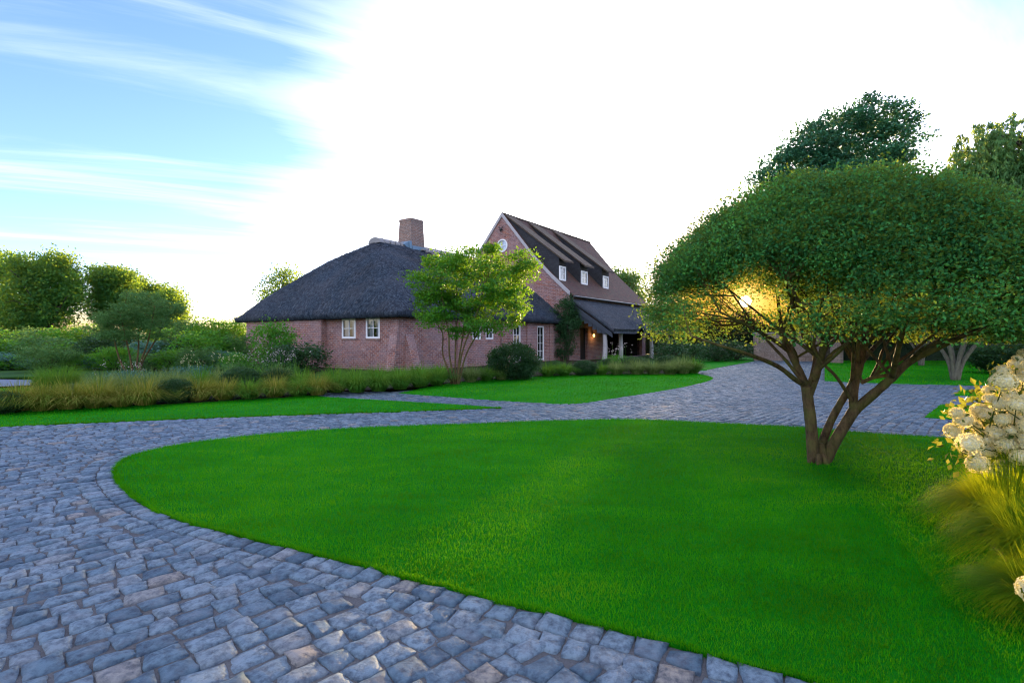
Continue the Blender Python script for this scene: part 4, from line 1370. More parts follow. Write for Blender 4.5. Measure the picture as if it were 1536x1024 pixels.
# slender fanning shoots from the forks up into the crown
an = np.concatenate(nodes); ar = np.concatenate(nrad)
cand = np.where((an[:, 2] > .75) & (an[:, 2] < 1.5) & (ar > .02))[0]
for k in range(30):
    i0 = cand[rng.integers(len(cand))]; a = an[i0]
    az_ = rng.uniform(0, 6.283); rr_ = rng.uniform(.35, 1.7)
    e = np.array([4.1 + rr_ * math.cos(az_), 6.45 + rr_ * math.sin(az_), rng.uniform(2.0, 2.6)])
    if np.linalg.norm(e[:2] - a[:2]) > 1.4 or np.degrees(np.arccos(unit(e - np.array([0, 0, H])) @ SUN)) < 3: continue
    m_ = a + (e - a) * .5 + np.array([0, 0, -.06]) + rng.normal(0, .05, 3)
    q, r = limb(tb, [a, a + (m_ - a) * .5 + rng.normal(0, .02, 3), m_, e], [min(.026, ar[i0] * .6), .02, .016, .008], 6)
    nodes.append(q); nrad.append(r)
tb.tube([HPt(1229, 708, .02), HPt(1229, 690, .02), HPt(1229, 676, .03), HPt(1230, 664, .03)], [.13, .115, .095, .05], 9)
# root flare
for ang in np.linspace(0, 2 * math.pi, 7)[:-1]:
    d = np.array([math.cos(ang), math.sin(ang), 0])
    tb.tube([base + d * 0.04 + np.array([0, 0, 0.14]), base + d * 0.09 + np.array([0, 0, 0.04]), base + d * 0.15 + np.array([0, 0, -0.03])], [.04, .04, .025], 6)
nodes = np.concatenate(nodes); nrad = np.concatenate(nrad)
CX, CY, CR = 4.18, 6.5, 2.32
ZR, ZTOP = 1.62, 3.56


def dome_z(x, y):
    rho2 = ((x - CX) ** 2 + (y - CY) ** 2) / CR ** 2
    return -.17 * np.clip(x - CX, 0, None) + ZR + 0.12 + (ZTOP - ZR - 0.12) * np.clip(1 - rho2 ** 1.08, 0, 1) ** 0.53 + .05 * np.sin(3.3 * x + 1) * np.sin(2.9 * y) + .035 * np.sin(6.1 * x) * np.sin(5.3 * y + 2)


ncl = 5200
th = rng.uniform(0, 2 * math.pi, ncl); rr = CR * np.sqrt(rng.uniform(0, 1, ncl)) ** 0.82
cx = CX + rr * np.cos(th); cy_ = CY + rr * np.sin(th)
zt_ = dome_z(cx, cy_)
depth = np.minimum(rng.exponential(0.30, ncl), 1.2) * np.clip((zt_ - ZR) / 0.8, 0.25, 1)
cz = zt_ - depth
# lower fringe
nl = 430
th2 = rng.uniform(0, 2 * math.pi, nl); r2 = CR * rng.uniform(0.35, 1.0, nl)
lx = CX + r2 * np.cos(th2); ly = CY + r2 * np.sin(th2)
lz = ZR + 0.08 + rng.normal(0.06, 0.07, nl) + 0.2 * (1 - r2 / CR)
C = np.stack([np.concatenate([cx, lx]), np.concatenate([cy_, ly]), np.concatenate([cz, lz])], 1)
# bumps in the outline
C += rng.normal(0, 0.03, C.shape)
# the crown is open where the low sun looks through it
v = unit(C - np.array([0, 0, H]))
ang = np.degrees(np.arccos(np.clip(v @ SUN, -1, 1)))
hollow = rng.uniform(0, 1, len(C)) < np.clip((ang - 0.6) / 20.0, 0.07, 1) ** 0.8
low = C[:, 2] < 2.35
thin = (C[:, 2] < 2.2) & (rng.uniform(0, 1, len(C)) > .68); C, hollow, low, ang = C[~thin], hollow[~thin], low[~thin], ang[~thin]
C = C[hollow | (~low & (rng.uniform(0, 1, len(C)) < np.clip((ang - .5) / 6, .2, .9)))]
cnt = rng.integers(52, 98, len(C))
i = np.repeat(np.arange(len(C)), cnt)
P = C[i] + rng.normal(0, 1, (len(i), 3)) * np.array([0.105, 0.105, 0.065])
v = unit(P - np.array([0, 0, H])); ang = np.degrees(np.arccos(np.clip(v @ SUN, -1, 1)))
P = P[(ang > 0.42) & (P[:, 2] > 1.53)]
outd = unit(P - np.array([CX, CY, 1.9]))
V = leaf_quads(P, 0.037, 0.62, outd, 0.55)
np_mesh('crown', V, quads(V), M['leaf_hero'], hero)
# stray shoots along the top outline
va = unit(C - np.array([0, 0, H])); tg = C[(C[:, 2] > 1.72) & (np.degrees(np.arccos(np.clip(va @ SUN, -1, 1))) > 4.5)]; tg = tg[rng.choice(len(tg), 480, replace=False)]
branches(tb, nodes, nrad, tg, 0.017, 0.004, 5)
tb.build('trunk', M['bark'], hero, smooth=True)


# ---------------- generic tree
def tree(name, label, cat, base, ells, ncl, per, sig, leaf, lm, bm, trunk, ntw=40, flat=0.7, shell=0.45, up=0.4, hang=0.0, aspect=0.6, group=None, tw0=0.05, twp=0.015, cutfn=None):
    root = empty(name, base)
    tag(root, label, cat, group)
    b = MB(); nd, nr_ = [], []
    for pts, rad in trunk:
        q, r = limb(b, pts, rad, 8, 4); nd.append(q); nr_.append(r)
    P, d, c = crown_pts(ells, ncl, per, sig, flat, shell)
    if cutfn is not None:
        k = cutfn(P); P, d = P[k], d[k]
    if ntw:
        branches(b, np.concatenate(nd), np.concatenate(nr_), c[rng.choice(len(c), min(ntw, len(c)), replace=False)], tw0, twp, 5)
    b.build('trunk', M[bm], root, smooth=True)
    V = leaf_quads(P, leaf, aspect, d, up, hang)
    np_mesh('crown', V, quads(V), M[lm], root)
    return root


def E(px, py, Y, rx, rz, ry=None, dy=0.0):
    """ellipsoid centred on a picture position at distance Y, radii given in picture px"""
    c = pp(px, py, Y + dy); k = Y / F
    return (*c, rx * k, (ry or rx) * k, rz * k)


# small lime-green tree before the cottage
sb_ = gp(683, 577); Y = sb_[1]
stems = []
for (x1, x2, y2, dy) in ((664, 664, 480, .3), (674, 673, 470, -.2), (683, 684, 455, .1), (693, 703, 470, -.3), (700, 717, 478, .2), (690, 695, 465, .5)):
    stems.append(([pp(683 + (x1 - 683) * .25, 580, Y), pp(683 + (x1 - 683) * .55, 556, Y + dy * .3), pp(x1, 530, Y + dy * .6), pp(x2, 500, Y + dy), pp(x2 + (x2 - 683) * .6, y2, Y + dy * 1.5), pp(x2 + (x2 - 683) * 1.3, y2 - 45, Y + dy * 2)],
                  [.045, .034, .028, .024, .018, .009]))
ells = [E(705, 425, Y, 72, 45), E(660, 418, Y, 42, 38), E(718, 392, Y, 42, 30), E(650, 458, Y, 38, 24), E(765, 420, Y, 38, 40), E(740, 470, Y, 52, 32), E(690, 480, Y, 50, 24),
        E(785, 400, Y, 20, 22), E(782, 448, Y, 22, 20), E(630, 425, Y, 18, 14)]
tree('small_garden_tree', 'small lime-green multi-stemmed tree standing before the thatched cottage', 'tree', sb_, ells, 330, 78, 0.18, 0.09, 'leaf_lime', 'bark', stems, 120, 0.38, 0.55, 0.6, tw0=0.018, twp=0.006)

# grey-green pruned tree in the left border
cb_ = gp(203, 563); Y = cb_[1]
stems = []
for (x1, x2, x3, y3, dy) in ((180, 172, 165, 478, .2), (196, 190, 180, 470, -.3), (206, 208, 205, 450, .2), (212, 222, 232, 460, -.2), (215, 232, 250, 475, .3)):
    stems.append(([pp(203 + (x1 - 203) * .4, 566, Y), pp(x1, 540, Y + dy * .4), pp(x2, 512, Y + dy), pp(x3, y3, Y + dy * 2)], [.05, .038, .03, .012]))
ells = [E(224, 462, Y, 44, 14), E(190, 480, Y, 42, 13), E(210, 446, Y, 28, 9), E(240, 486, Y, 30, 11), E(156, 496, Y, 24, 10), E(205, 500, Y, 40, 9)]
tree('pruned_tree', 'grey-green flat-topped multi-stemmed tree in the left flower border', 'tree', cb_, ells, 330, 60, 0.15, 0.07, 'leaf_olive', 'bark', stems, 60, 0.5, 0.4, 0.5, tw0=0.025, twp=0.006)


# woodland trees behind, left
def wood(label, px, top, rx, Y, bands, ncl=400, lm='leaf_wood', leaf=0.29, grp='trees behind the left border', cat='tree', name='woodland_tree', per=46):
    b_ = np.array([(px - 768) / F * Y, Y, 0.0])
    zt = H + (HZ - top) / F * Y
    tr = [([b_, b_ + np.array([.1, 0, zt * .3]), b_ + np.array([-.1, .1, zt * .6]), b_ + np.array([0, 0, zt * .9])], [.35, .28, .2, .06])]
    for k in range(5):
        a = rng.uniform(0, 6.28); r_ = rx * Y / F * .7
        tr.append(([b_ + np.array([0, 0, zt * (.2 + .08 * k)]), b_ + np.array([math.cos(a) * r_ * .5, math.sin(a) * r_ * .5, zt * (.4 + .08 * k)]), b_ + np.array([math.cos(a) * r_, math.sin(a) * r_, zt * (.55 + .08 * k)])], [.14, .09, .03]))
    ex = []
    for e in bands:
        for _ in range(5):
            a = rng.uniform(-.2, 3.34); ex.append((e[0] + math.cos(a) * e[3] * .95, e[1] - math.sin(a) * e[4] * .95, e[2] + rng.uniform(-.8, .8), e[3] * rng.uniform(.16, .34), e[4] * rng.uniform(.16, .34)))
    bands = [(e[0], e[1], e[2], e[3] * .88, e[4] * .88) for e in bands] + ex
    return tree(name, label, cat, b_, [E(*e) for e in bands], ncl, per, 0.55, leaf, lm, 'bark_dark', tr, 40, 0.75, 0.5, 0.4, group=grp, tw0=0.08, twp=0.02)


Yw = 58
wood('tall dark tree at the left picture edge behind the border', -5, 385, 45, Yw, [(-8, 430, Yw, 40, 45), (15, 410, Yw, 22, 22), (-10, 475, Yw, 45, 40), (-30, 420, Yw, 30, 45)])
wood('broad tree with sunlit yellow right side behind the border', 72, 378, 60, 55, [(60, 402, 55, 42, 22), (75, 425, 55, 42, 38), (88, 450, 55, 32, 40), (55, 460, 55, 46, 45), (104, 442, 55, 12, 24), (30, 480, 55, 40, 30)], 620)
wood('rounded tree between the broad one and the low pair', 165, 399, 38, 60, [(166, 420, 60, 26, 19), (180, 440, 60, 24, 30), (160, 458, 60, 24, 32), (190, 430, 60, 12, 16)], 420)
wood('low tree just behind the grey-green pruned tree', 225, 421, 34, 64, [(215, 450, 64, 32, 28), (235, 460, 64, 28, 30), (205, 475, 64, 30, 26)], 300)
wood('outermost low tree with a sunlit right edge', 258, 430, 22, 60, [(252, 458, 60, 20, 24), (258, 478, 60, 16, 22), (246, 488, 60, 22, 18)], 220)
wood('open-crowned tree rising behind the thatched roof', 425, 403, 30, 62, [(425, 420, 62, 22, 15), (412, 440, 62, 20, 18), (435, 415, 62, 15, 12), (405, 455, 62, 14, 12), (430, 455, 62, 25, 25)], 130, per=30)
wood('pale airy tree behind the far end of the tiled roof', 938, 402, 24, 66, [(935, 422, 66, 20, 18), (945, 445, 66, 20, 26), (925, 440, 66, 16, 24), (950, 470, 66, 22, 28)], 230, 'leaf_willow', 0.3)
wood('yellowish tree low between the roof and the umbrella crown', 985, 462, 22, 60, [(985, 480, 60, 26, 18), (968, 488, 60, 16, 16), (1010, 486, 60, 24, 18)], 170, 'leaf_willow', 0.3)

# layered tree behind the umbrella crown
Yc = 30
b_ = np.array([(1290 - 768) / F * Yc, Yc + 3, 0])
tr = [([b_, b_ + np.array([0, 0, 5]), b_ + np.array([-.6, 0, 9]), b_ + np.array([0.2, 0, 14])], [.4, .32, .24, .08]),
      ([b_ + np.array([0, 0, 6]), b_ + np.array([-2, -1, 9]), b_ + np.array([-4.2, -1.5, 11])], [.18, .12, .04]),
      ([b_ + np.array([0, 0, 7]), b_ + np.array([2, -.5, 10]), b_ + np.array([3, -1, 13])], [.16, .1, .04])]
ells = [E(1300, 168, Yc, 46, 14), E(1340, 180, Yc, 30, 18), E(1262, 192, Yc, 50, 16), E(1320, 212, Yc, 50, 20), E(1230, 222, Yc, 56, 18), E(1200, 246, Yc, 52, 16), E(1290, 246, Yc, 70, 22),
        E(1165, 268, Yc, 40, 14), E(1240, 275, Yc, 80, 22), E(1335, 240, Yc, 28, 22), E(1205, 200, Yc, 16, 8), E(1180, 232, Yc, 14, 8), E(1270, 330, Yc, 110, 50), E(1290, 420, Yc, 110, 55)]
tree('layered_tree', 'tall dark tree with layered foliage pads rising behind the umbrella tree', 'tree', b_, ells, 1700, 52, 0.32, 0.19, 'leaf_cloud', 'bark_dark', tr, 90, 0.45, 0.45, 0.5, tw0=0.06, twp=0.015)

# weeping willow
Yv = 27
b_ = np.array([(1530 - 768) / F * Yv, Yv, 0])
wl = empty('weeping_willow', b_); tag(wl, 'weeping willow with drooping pale green strands at the right edge', 'tree')
wbm = MB()
tr = [([b_, b_ + np.array([0.1, 0, 4]), b_ + np.array([-.4, 0, 8]), b_ + np.array([.5, 0, 12])], [.5, .4, .28, .08])]
nd, nr_ = [], []
for pts, rad in tr:
    q, r = limb(wbm, pts, rad, 8, 5); nd.append(q); nr_.append(r)
ells = [E(1480, 235, Yv, 50, 50), E(1530, 215, Yv, 60, 45), E(1580, 230, Yv, 70, 60), E(1500, 300, Yv, 70, 60), E(1450, 262, Yv, 30, 34), E(1470, 205, Yv, 26, 22), E(1560, 330, Yv, 90, 70)]
_, _, tips = crown_pts(ells, 1200, 3, 0.1, 0.7, 0.6)
branches(wbm, np.concatenate(nd), np.concatenate(nr_), tips[:110], 0.07, 0.012, 5)
wbm.build('trunk', M['bark_dark'], wl, smooth=True)
PL, OL = [], []
for t in tips:
    ln = rng.uniform(1.0, 2.6); a = rng.uniform(0, 6.28); sp = rng.uniform(.15, .6)
    u_ = np.linspace(0, 1, int(ln * 26)) + rng.uniform(0, .02)
    q = t + np.stack([np.cos(a) * sp * np.sqrt(u_), np.sin(a) * sp * np.sqrt(u_), 0.25 * np.sin(u_ * 3.0) - ln * u_ ** 1.5], 1)
    PL.append(q + rng.normal(0, .05, q.shape))
P = np.concatenate(PL)
V = leaf_quads(P, 0.24, 0.36, None, 0.1, 1.6)
np_mesh('crown', V, quads(V), M['leaf_willow'], wl)

# multi-stemmed trees on the shaded lawn, right
for label, px, py, sc in (('nearest shaded multi-stemmed tree on the right-hand lawn', 1433, 571, 1.0), ('shaded multi-stemmed tree further back, nearly behind the umbrella trunk', 1382, 549, 1.05), ('shaded multi-stemmed tree furthest to the right', 1478, 548, 1.05)):
    g0 = gp(px, py); st = []
    for k in range(6):
        a = k * 1.05 + rng.uniform(-.3, .3); ld = rng.uniform(.6, 1.2)
        d = np.array([math.cos(a), math.sin(a), 0])
        st.append(([g0 + d * .05, g0 + d * .22 * ld + np.array([0, 0, .8]), g0 + d * .7 * ld + np.array([0, 0, 1.7]), g0 + d * 1.4 * ld + np.array([0, 0, 2.7])], [.09, .07, .055, .02]))
    el = [(*(g0 + np.array([0, 0, 3.3])), 2.7 * sc, 2.7 * sc, 1.25), (*(g0 + np.array([.8, .4, 3.9])), 1.8, 1.8, 1.0), (*(g0 + np.array([-.9, 0, 3.6])), 1.6, 1.6, .9)]
    tree('multi_stem_tree', label, 'tree', g0, el, 420, 40, 0.3, 0.13, 'leaf_dark', 'bark_pale', st, 40, 0.6, 0.5, 0.5, group='multi-stemmed trees on the right lawn', tw0=0.03, twp=0.008)


# hedges
def hedge(name, label, x0, y0, x1, y1, hfun, thick, n, leaf, lm='leaf_hedge', z0=0.0, loose=()):
    u = rng.uniform(0, 1, n); hh = hfun(x0 + (x1 - x0) * u)
    f = np.abs(rng.normal(0, .5, n)); 
    z = z0 + (hh - z0) * rng.uniform(0, 1, n) ** 0.8
    d = np.array([x1 - x0, y1 - y0]); ln = np.linalg.norm(d); d /= ln; nn = np.array([d[1], -d[0]])
    w = rng.uniform(-1, 1, n) * thick * (1 - 0.35 * (z / hh) ** 3)
    P = np.stack([x0 + (x1 - x0) * u + nn[0] * w, y0 + (y1 - y0) * u + nn[1] * w, z], 1)
    P += rng.normal(0, .12, P.shape); P[:, 2] += rng.normal(0, .22, n); P[:, 2] = np.maximum(P[:, 2], .03)
    for xa, xb, za, zb, m in loose:          # sparse leaves added above the dips to dapple the sunlight
        u = rng.uniform(0, 1, m) ** 1.25; xx = xa + (xb - xa) * u
        P = np.concatenate([P, np.stack([xx, y0 + (y1 - y0) * (xx - x0) / (x1 - x0) + rng.normal(0, .5, m), rng.uniform(za, zb, m)], 1)])
    V = leaf_quads(P, leaf, .7, None, .3)
    root = empty(name, np.array([(x0 + x1) / 2, (y0 + y1) / 2, 0])); tag(root, label, 'hedge')
    np_mesh('foliage', V, quads(V), M[lm], root)
    b = MB()
    for k in np.linspace(0.02, .98, int(ln / 1.2)):
        q = np.array([x0 + (x1 - x0) * k, y0 + (y1 - y0) * k, 0]); hk = float(hfun(np.array([q[0]]))[0])
        b.tube([q, q + np.array([rng.normal(0, .1), rng.normal(0, .1), hk * .4]), q + np.array([rng.normal(0, .3), rng.normal(0, .3), hk * .8])], [.06, .05, .02], 5)
    b.build('stem', M['bark_dark'], root)
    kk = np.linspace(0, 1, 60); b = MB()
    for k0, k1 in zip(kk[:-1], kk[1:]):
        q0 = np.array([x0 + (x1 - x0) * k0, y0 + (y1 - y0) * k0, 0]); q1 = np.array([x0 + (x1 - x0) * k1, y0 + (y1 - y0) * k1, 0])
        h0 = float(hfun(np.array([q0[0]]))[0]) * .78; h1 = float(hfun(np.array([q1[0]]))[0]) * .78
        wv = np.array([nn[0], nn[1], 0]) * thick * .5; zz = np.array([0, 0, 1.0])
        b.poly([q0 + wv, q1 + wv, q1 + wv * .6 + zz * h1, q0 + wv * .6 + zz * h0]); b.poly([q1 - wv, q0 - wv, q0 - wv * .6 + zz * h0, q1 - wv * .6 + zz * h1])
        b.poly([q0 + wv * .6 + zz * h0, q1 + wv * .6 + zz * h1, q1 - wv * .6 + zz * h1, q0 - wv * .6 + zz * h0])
    b.build('dark_core', M['leaf_hedge'], root)  # solid dark core added to keep the hedge dark and close light gaps
    return root


def hprof(x):
    h = 3.75 + 0.35 * np.sin(x * .9) + 0.22 * np.sin(x * 2.3 + 1) + .12 * np.sin(x * 5.1)
    h = h - 0.8 * np.exp(-((x - 20.25) / .5) ** 2) - (1.2 + .35 * np.sin(x * 13) + .25 * np.sin(x * 21.7)) * np.exp(-((x - 24.2) / 1.4) ** 2)  # dips shaped so the low sun reaches the cobbles and lawn
    return h


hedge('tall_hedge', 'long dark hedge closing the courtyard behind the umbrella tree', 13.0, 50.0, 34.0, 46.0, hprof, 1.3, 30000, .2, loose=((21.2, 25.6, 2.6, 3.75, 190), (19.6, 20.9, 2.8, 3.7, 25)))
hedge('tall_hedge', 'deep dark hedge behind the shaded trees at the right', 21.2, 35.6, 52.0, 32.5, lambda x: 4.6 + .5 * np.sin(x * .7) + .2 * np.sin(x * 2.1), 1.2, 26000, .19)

# pale stone wall with pier at the end of the drive
sw = empty('courtyard_wall', gp(1190, 542)); tag(sw, 'pale stone wall with an end pier across the far end of the drive', 'wall')
b = MB(); a = gp(1131, 541.0); c = gp(1240, 542.5)
d = c - a; ln = np.linalg.norm(d); d /= ln; nn = np.array([d[1], -d[0], 0])
b.box(a + np.array([0, 0, -.1]), d * ln, -nn * .4, [0, 0, 1.95]); b.build('wall_face', M['yard_stone'], sw)
b = MB(); b.box(a + np.array([0, 0, 1.85]) - d * .05 + nn * .06, d * (ln + .1), -nn * .52, [0, 0, .1]); b.build('coping', M['ridge_tile'], sw)
b = MB(); q = gp(1255, 544.5); b.tube([q + np.array([0, 0, z]) for z in (-.1, .3, .8, 1.3, 1.75)], [.36, .35, .36, .34, .33], 10); b.build('pier', M['yard_stone'], sw)


# ---------------- shrubs
def shrub_mesh(name, ells, ncl, per, sig, leaf, lm, hang=0.0, up=0.4, aspect=.6, flowers=None, flat=.8, shell=.6):
    P, d, _ = crown_pts(ells, ncl, per, sig, flat, shell)
    P[:, 2] = np.maximum(P[:, 2], .02)
    V = leaf_quads(P, leaf, aspect, d, up, hang)
    me = bpy.data.meshes.new(name)
    Fc = quads(V)
    me.from_pydata(V.tolist(), [], Fc.tolist()); me.update()
    me.materials.append(M[lm])
    return me


def stem_mesh(name, n, h, r):
    b = MB()
    for k in range(n):
        a = k * 6.283 / n + rng.uniform(-.3, .3)
        d = np.array([math.cos(a), math.sin(a), 0]) * r * rng.uniform(.5, 1)
        b.tube([np.zeros(3) + d * .1, d * .4 + np.array([0, 0, h * .4]), d + np.array([0, 0, h * .85])], [.03, .022, .008], 5)
    me = bpy.data.meshes.new(name); me.from_pydata([tuple(v) for v in b.v], [], b.f); me.update(); me.materials.append(M['bark_dark'])
    return me


BUSH = [(0, 0, .55, .5, .5, .5), (.25, .1, .45, .35, .35, .4), (-.28, -.05, .42, .34, .34, .38), (.05, -.2, .75, .3, .3, .24), (-.1, .15, .8, .28, .28, .2)]
ball = [(0, 0, .45, .5, .5, .45)]
meshes = {}
for key, lm in (('bright', 'leaf_bright'), ('dark', 'leaf_dark'), ('olive', 'leaf_olive'), ('blue', 'leaf_blue'), ('lime', 'leaf_lime')):
    for v_ in range(2):
        meshes[key + str(v_)] = shrub_mesh('shrub_foliage', BUSH, 150, 26, .085, .055, lm, up=.5)
meshes['spike0'] = shrub_mesh('shrub_foliage', BUSH, 150, 26, .085, .09, 'leaf_bright', up=.1, aspect=.25, hang=-1.2)
meshes['spike1'] = shrub_mesh('shrub_foliage', BUSH, 150, 26, .085, .09, 'leaf_olive', up=.1, aspect=.25, hang=-1.2)
meshes['stem'] = stem_mesh('shrub_stem', 7, .8, .35)
P, d, _ = crown_pts(ball, 760, 24, .04, .8, .55); P[:, 2] = np.maximum(P[:, 2], .01)
# the clipped mounds stop at the ground and have a solid base
V = leaf_quads(P, .034, .65, d, .5); me = bpy.data.meshes.new('mound_foliage'); me.from_pydata(V.tolist(), [], quads(V).tolist()); me.update(); me.materials.append(M['leaf_dark'])
meshes['ball'] = me


def shrub(name, label, cat, loc, w, h, key, group=None, rz=None, dep=None, stem=True):
    root = empty(name, loc); tag(root, label, cat, group)
    o = bpy.data.objects.new('foliage', meshes[key]); COL.objects.link(o); o.parent = root
    o.scale = (w, dep or w, h); o.rotation_euler = (0, 0, rng.uniform(0, 6.28) if rz is None else rz)
    if stem:
        o2 = bpy.data.objects.new('stem', meshes['stem']); COL.objects.link(o2); o2.parent = root; o2.scale = (w * .8, w * .8, h * .9)
    return root


ORD = ['first', 'second', 'third', 'fourth', 'fifth', 'sixth', 'seventh', 'eighth', 'ninth', 'tenth', 'eleventh', 'twelfth', 'thirteenth', 'fourteenth', 'fifteenth', 'sixteenth']
KN = {'bright': 'bright green', 'dark': 'dark green', 'olive': 'grey-green', 'blue': 'blue-green', 'lime': 'lime-green', 'spike': 'narrow-leaved'}
rows = [  # picture x, top row, distance, width (px), kind
    ('back', 33, [(-30, 496, 70, 'dark'), (15, 498, 60, 'bright'), (55, 496, 56, 'olive'), (95, 494, 56, 'bright'), (135, 492, 60, 'lime'), (175, 496, 56, 'dark'), (255, 494, 60, 'bright'), (285, 486, 50, 'olive'), (312, 484, 52, 'lime'), (338, 486, 44, 'bright'), (362, 484, 40, 'lime')]),
    ('middle', 28, [(-20, 512, 70, 'spike'), (25, 516, 62, 'bright'), (68, 508, 64, 'olive'), (108, 514, 56, 'bright'), (150, 506, 62, 'dark'), (232, 514, 60, 'blue'), (268, 506, 54, 'dark'), (300, 498, 60, 'bright'), (332, 512, 46, 'spike'), (356, 506, 40, 'olive')]),
    ('front', 24, [(-10, 530, 60, 'blue'), (20, 534, 44, 'bright'), (46, 540, 34, 'blue'), (74, 524, 54, 'spike'), (112, 532, 46, 'bright'), (146, 536, 40, 'blue'), (172, 524, 44, 'spike'), (232, 532, 48, 'olive'), (262, 526, 46, 'bright'), (296, 524, 50, 'olive'), (330, 528, 46, 'blue'), (352, 530, 34, 'bright')]),
]
for rn, Yr, items in rows:
    for k, (px, top, wd, key) in enumerate(items):
        yy = Yr + rng.uniform(-.8, .8)
        loc = np.array([(px - 768) / F * yy, yy, 0.0]); h = H + (HZ - top) / F * yy
        shrub('border_shrub', f'{KN[key]} shrub, {ORD[k]} from the left in the {rn} row of the left border', 'shrub', loc, wd * 1.25 * yy / F, h / .97, key + str(k % 2), 'shrubs of the left border')
# shrubs by the cottage end wall
for label, px, top, bot, wd, key in (('rounded bright green bush against the left part of the cottage wall', 410, 486, 556, 52, 'bright0'), ('dark spreading bush beside the windowed cottage wall', 450, 517, 560, 64, 'dark1'),
                                     ('dark low bush between the pink flowers and the round bush', 428, 525, 562, 44, 'dark0')):
    yy = F * H / (bot - HZ); loc = np.array([(px - 768) / F * yy, yy, 0]); h = H + (HZ - top) / F * yy
    shrub('cottage_bush', label, 'bush', loc, wd * 1.15 * yy / F, h / .97, key)
# big clipped dome before the side wall
g0 = gp(771, 570); shrub('clipped_shrub', 'large dark clipped dome shrub before the cottage side wall', 'shrub', g0, 78 * g0[1] / F * 1.0, (H + (HZ - 515) / F * g0[1]) / .9, 'ball', stem=True)
g0 = gp(1524, 562); shrub('clipped_shrub', 'clipped dome shrub above the hydrangea at the right edge', 'shrub', g0, 3.0, (H + (HZ - 516) / F * g0[1]) / .9, 'ball', stem=True)
# two shrubs right of the porch
for label, px, top, bot, wd, key in (('loose dark shrub just right of the porch', 1005, 513, 547, 46, 'dark0'), ('clipped dark shrub nearest the drive, right of the porch', 1034, 516, 545, 34, 'dark1'), ('low dark shrub under the branches beside the far drive', 1075, 512, 542, 56, 'dark0'), ('dark shrub at the foot of the hedge by the drive end', 1105, 516, 540, 44, 'dark1')):
    yy = F * H / (bot - HZ); loc = np.array([(px - 768) / F * yy, yy, 0]); h = H + (HZ - top) / F * yy
    shrub('porch_shrub', label, 'shrub', loc, wd * 1.2 * yy / F, h / .97, key)
# climber on the corner of the tall house
cl_ = empty('climbing_vine', hp(BS0 - .3, TR, 0)); tag(cl_, 'dark leafy climber growing up the corner of the tall brick house', 'climber')
el = [(*hp(BS0 - .25, TR + .25, 3.4), .95, .7, .75), (*hp(BS0 - .2, TR + .1, 2.4), .95, .7, .9), (*hp(BS0 - .2, TR + .35, 1.2), .8, .6, 1.2), (*hp(BS0 - .2, TR - .3, 2.9), .7, .5, .7), (*hp(BS0 - .2, TR, 4.0), .5, .4, .4)]
P, d, _ = crown_pts(el, 300, 34, .14, .8, .5)
V = leaf_quads(P, .085, .7, d, .3, .5); np_mesh('foliage', V, quads(V), M['leaf_dark'], cl_)
b = MB()
for k in range(4):
    b = MB(); b.tube([hp(BS0 - .15, TR + .1 * k, 0), hp(BS0 - .12, TR + .12 * k - .1, 1.5), hp(BS0 - .12, TR + .2 * k - .2, 3.4)], [.04, .03, .015], 6)
    b.build('stem', M['bark_dark'], cl_)


# ---------------- grasses
def clump_mesh(name, n, h, spread, r, w, lm, droop=.5, segs=4, seed_heads=0, bias=(0, 0)):
    a = rng.uniform(0, 6.283, n); rb_ = r * np.sqrt(rng.uniform(0, 1, n))
    hb = h * rng.uniform(.6, 1.1, n); sp = spread * np.sqrt(rng.uniform(.03, 1.2, n))
    base_ = np.stack([rb_ * np.cos(a), rb_ * np.sin(a), np.zeros(n)], 1)
    az = a + rng.normal(0, .22, n)
    o = np.stack([np.cos(az) + bias[0], np.sin(az) + bias[1], np.zeros(n)], 1)
    side = np.stack([-np.sin(az), np.cos(az), np.zeros(n)], 1) * np.cos(rng.uniform(-1.2, 1.2, n))[:, None]
    ww = w * rng.uniform(.6, 1.3, n)
    rowsV = []
    for k in range(segs + 1):
        t = k / segs
        p = base_ + o * (sp * t ** 1.3)[:, None] + np.array([0, 0, 1.0]) * (hb * (1.35 * t - droop * t ** 2.4 * (sp / (spread + 1e-6))) / 1.2)[:, None]
        wk = (ww * (1 - t) ** .6)[:, None]
        rowsV.append(np.stack([p - side * wk, p + side * wk], 1))
    V = np.concatenate(rowsV, 1)            # n, 2*(segs+1), 3
    m = 2 * (segs + 1)
    q = np.array([[2*k, 2*k+1, 2*k+3, 2*k+2] for k in range(segs)])
    Fc = (q[None] + (np.arange(n) * m)[:, None, None]).reshape(-1, 4)
    me = bpy.data.meshes.new(name)
    V = V.reshape(-1, 3); V[:, 2] = np.maximum(V[:, 2], -.03)
    me.from_pydata(V.tolist(), [], Fc.tolist()); me.update(); me.materials.append(M[lm])
    return me


gm_ = {}
for k in range(2):
    gm_['gold%d' % k] = clump_mesh('grass_blades', 950, .86, .66, .16, .0066, 'blade_gold', 1.05)
    gm_['green%d' % k] = clump_mesh('grass_blades', 850, .9, .66, .16, .0075, 'blade_green', 1.05)
    gm_['pale%d' % k] = clump_mesh('grass_blades', 900, .9, .62, .16, .0066, 'blade_pale', .9)


def clump(label, px, bot, key, sc=1.0, group=None, hsc=1.0, dy=0.0):
    yy = F * H / (bot - HZ) + .42 * sc + dy
    o = bpy.data.objects.new('ornamental_grass', gm_[key]); COL.objects.link(o)
    o.location = ((px - 768) / F * yy, yy, LAWN_Z + .015); o.scale = (sc, sc, sc * hsc); o.rotation_euler = (0, 0, rng.uniform(0, 6.28))
    tag(o, label, 'ornamental grass', group, 'thing')
    return o


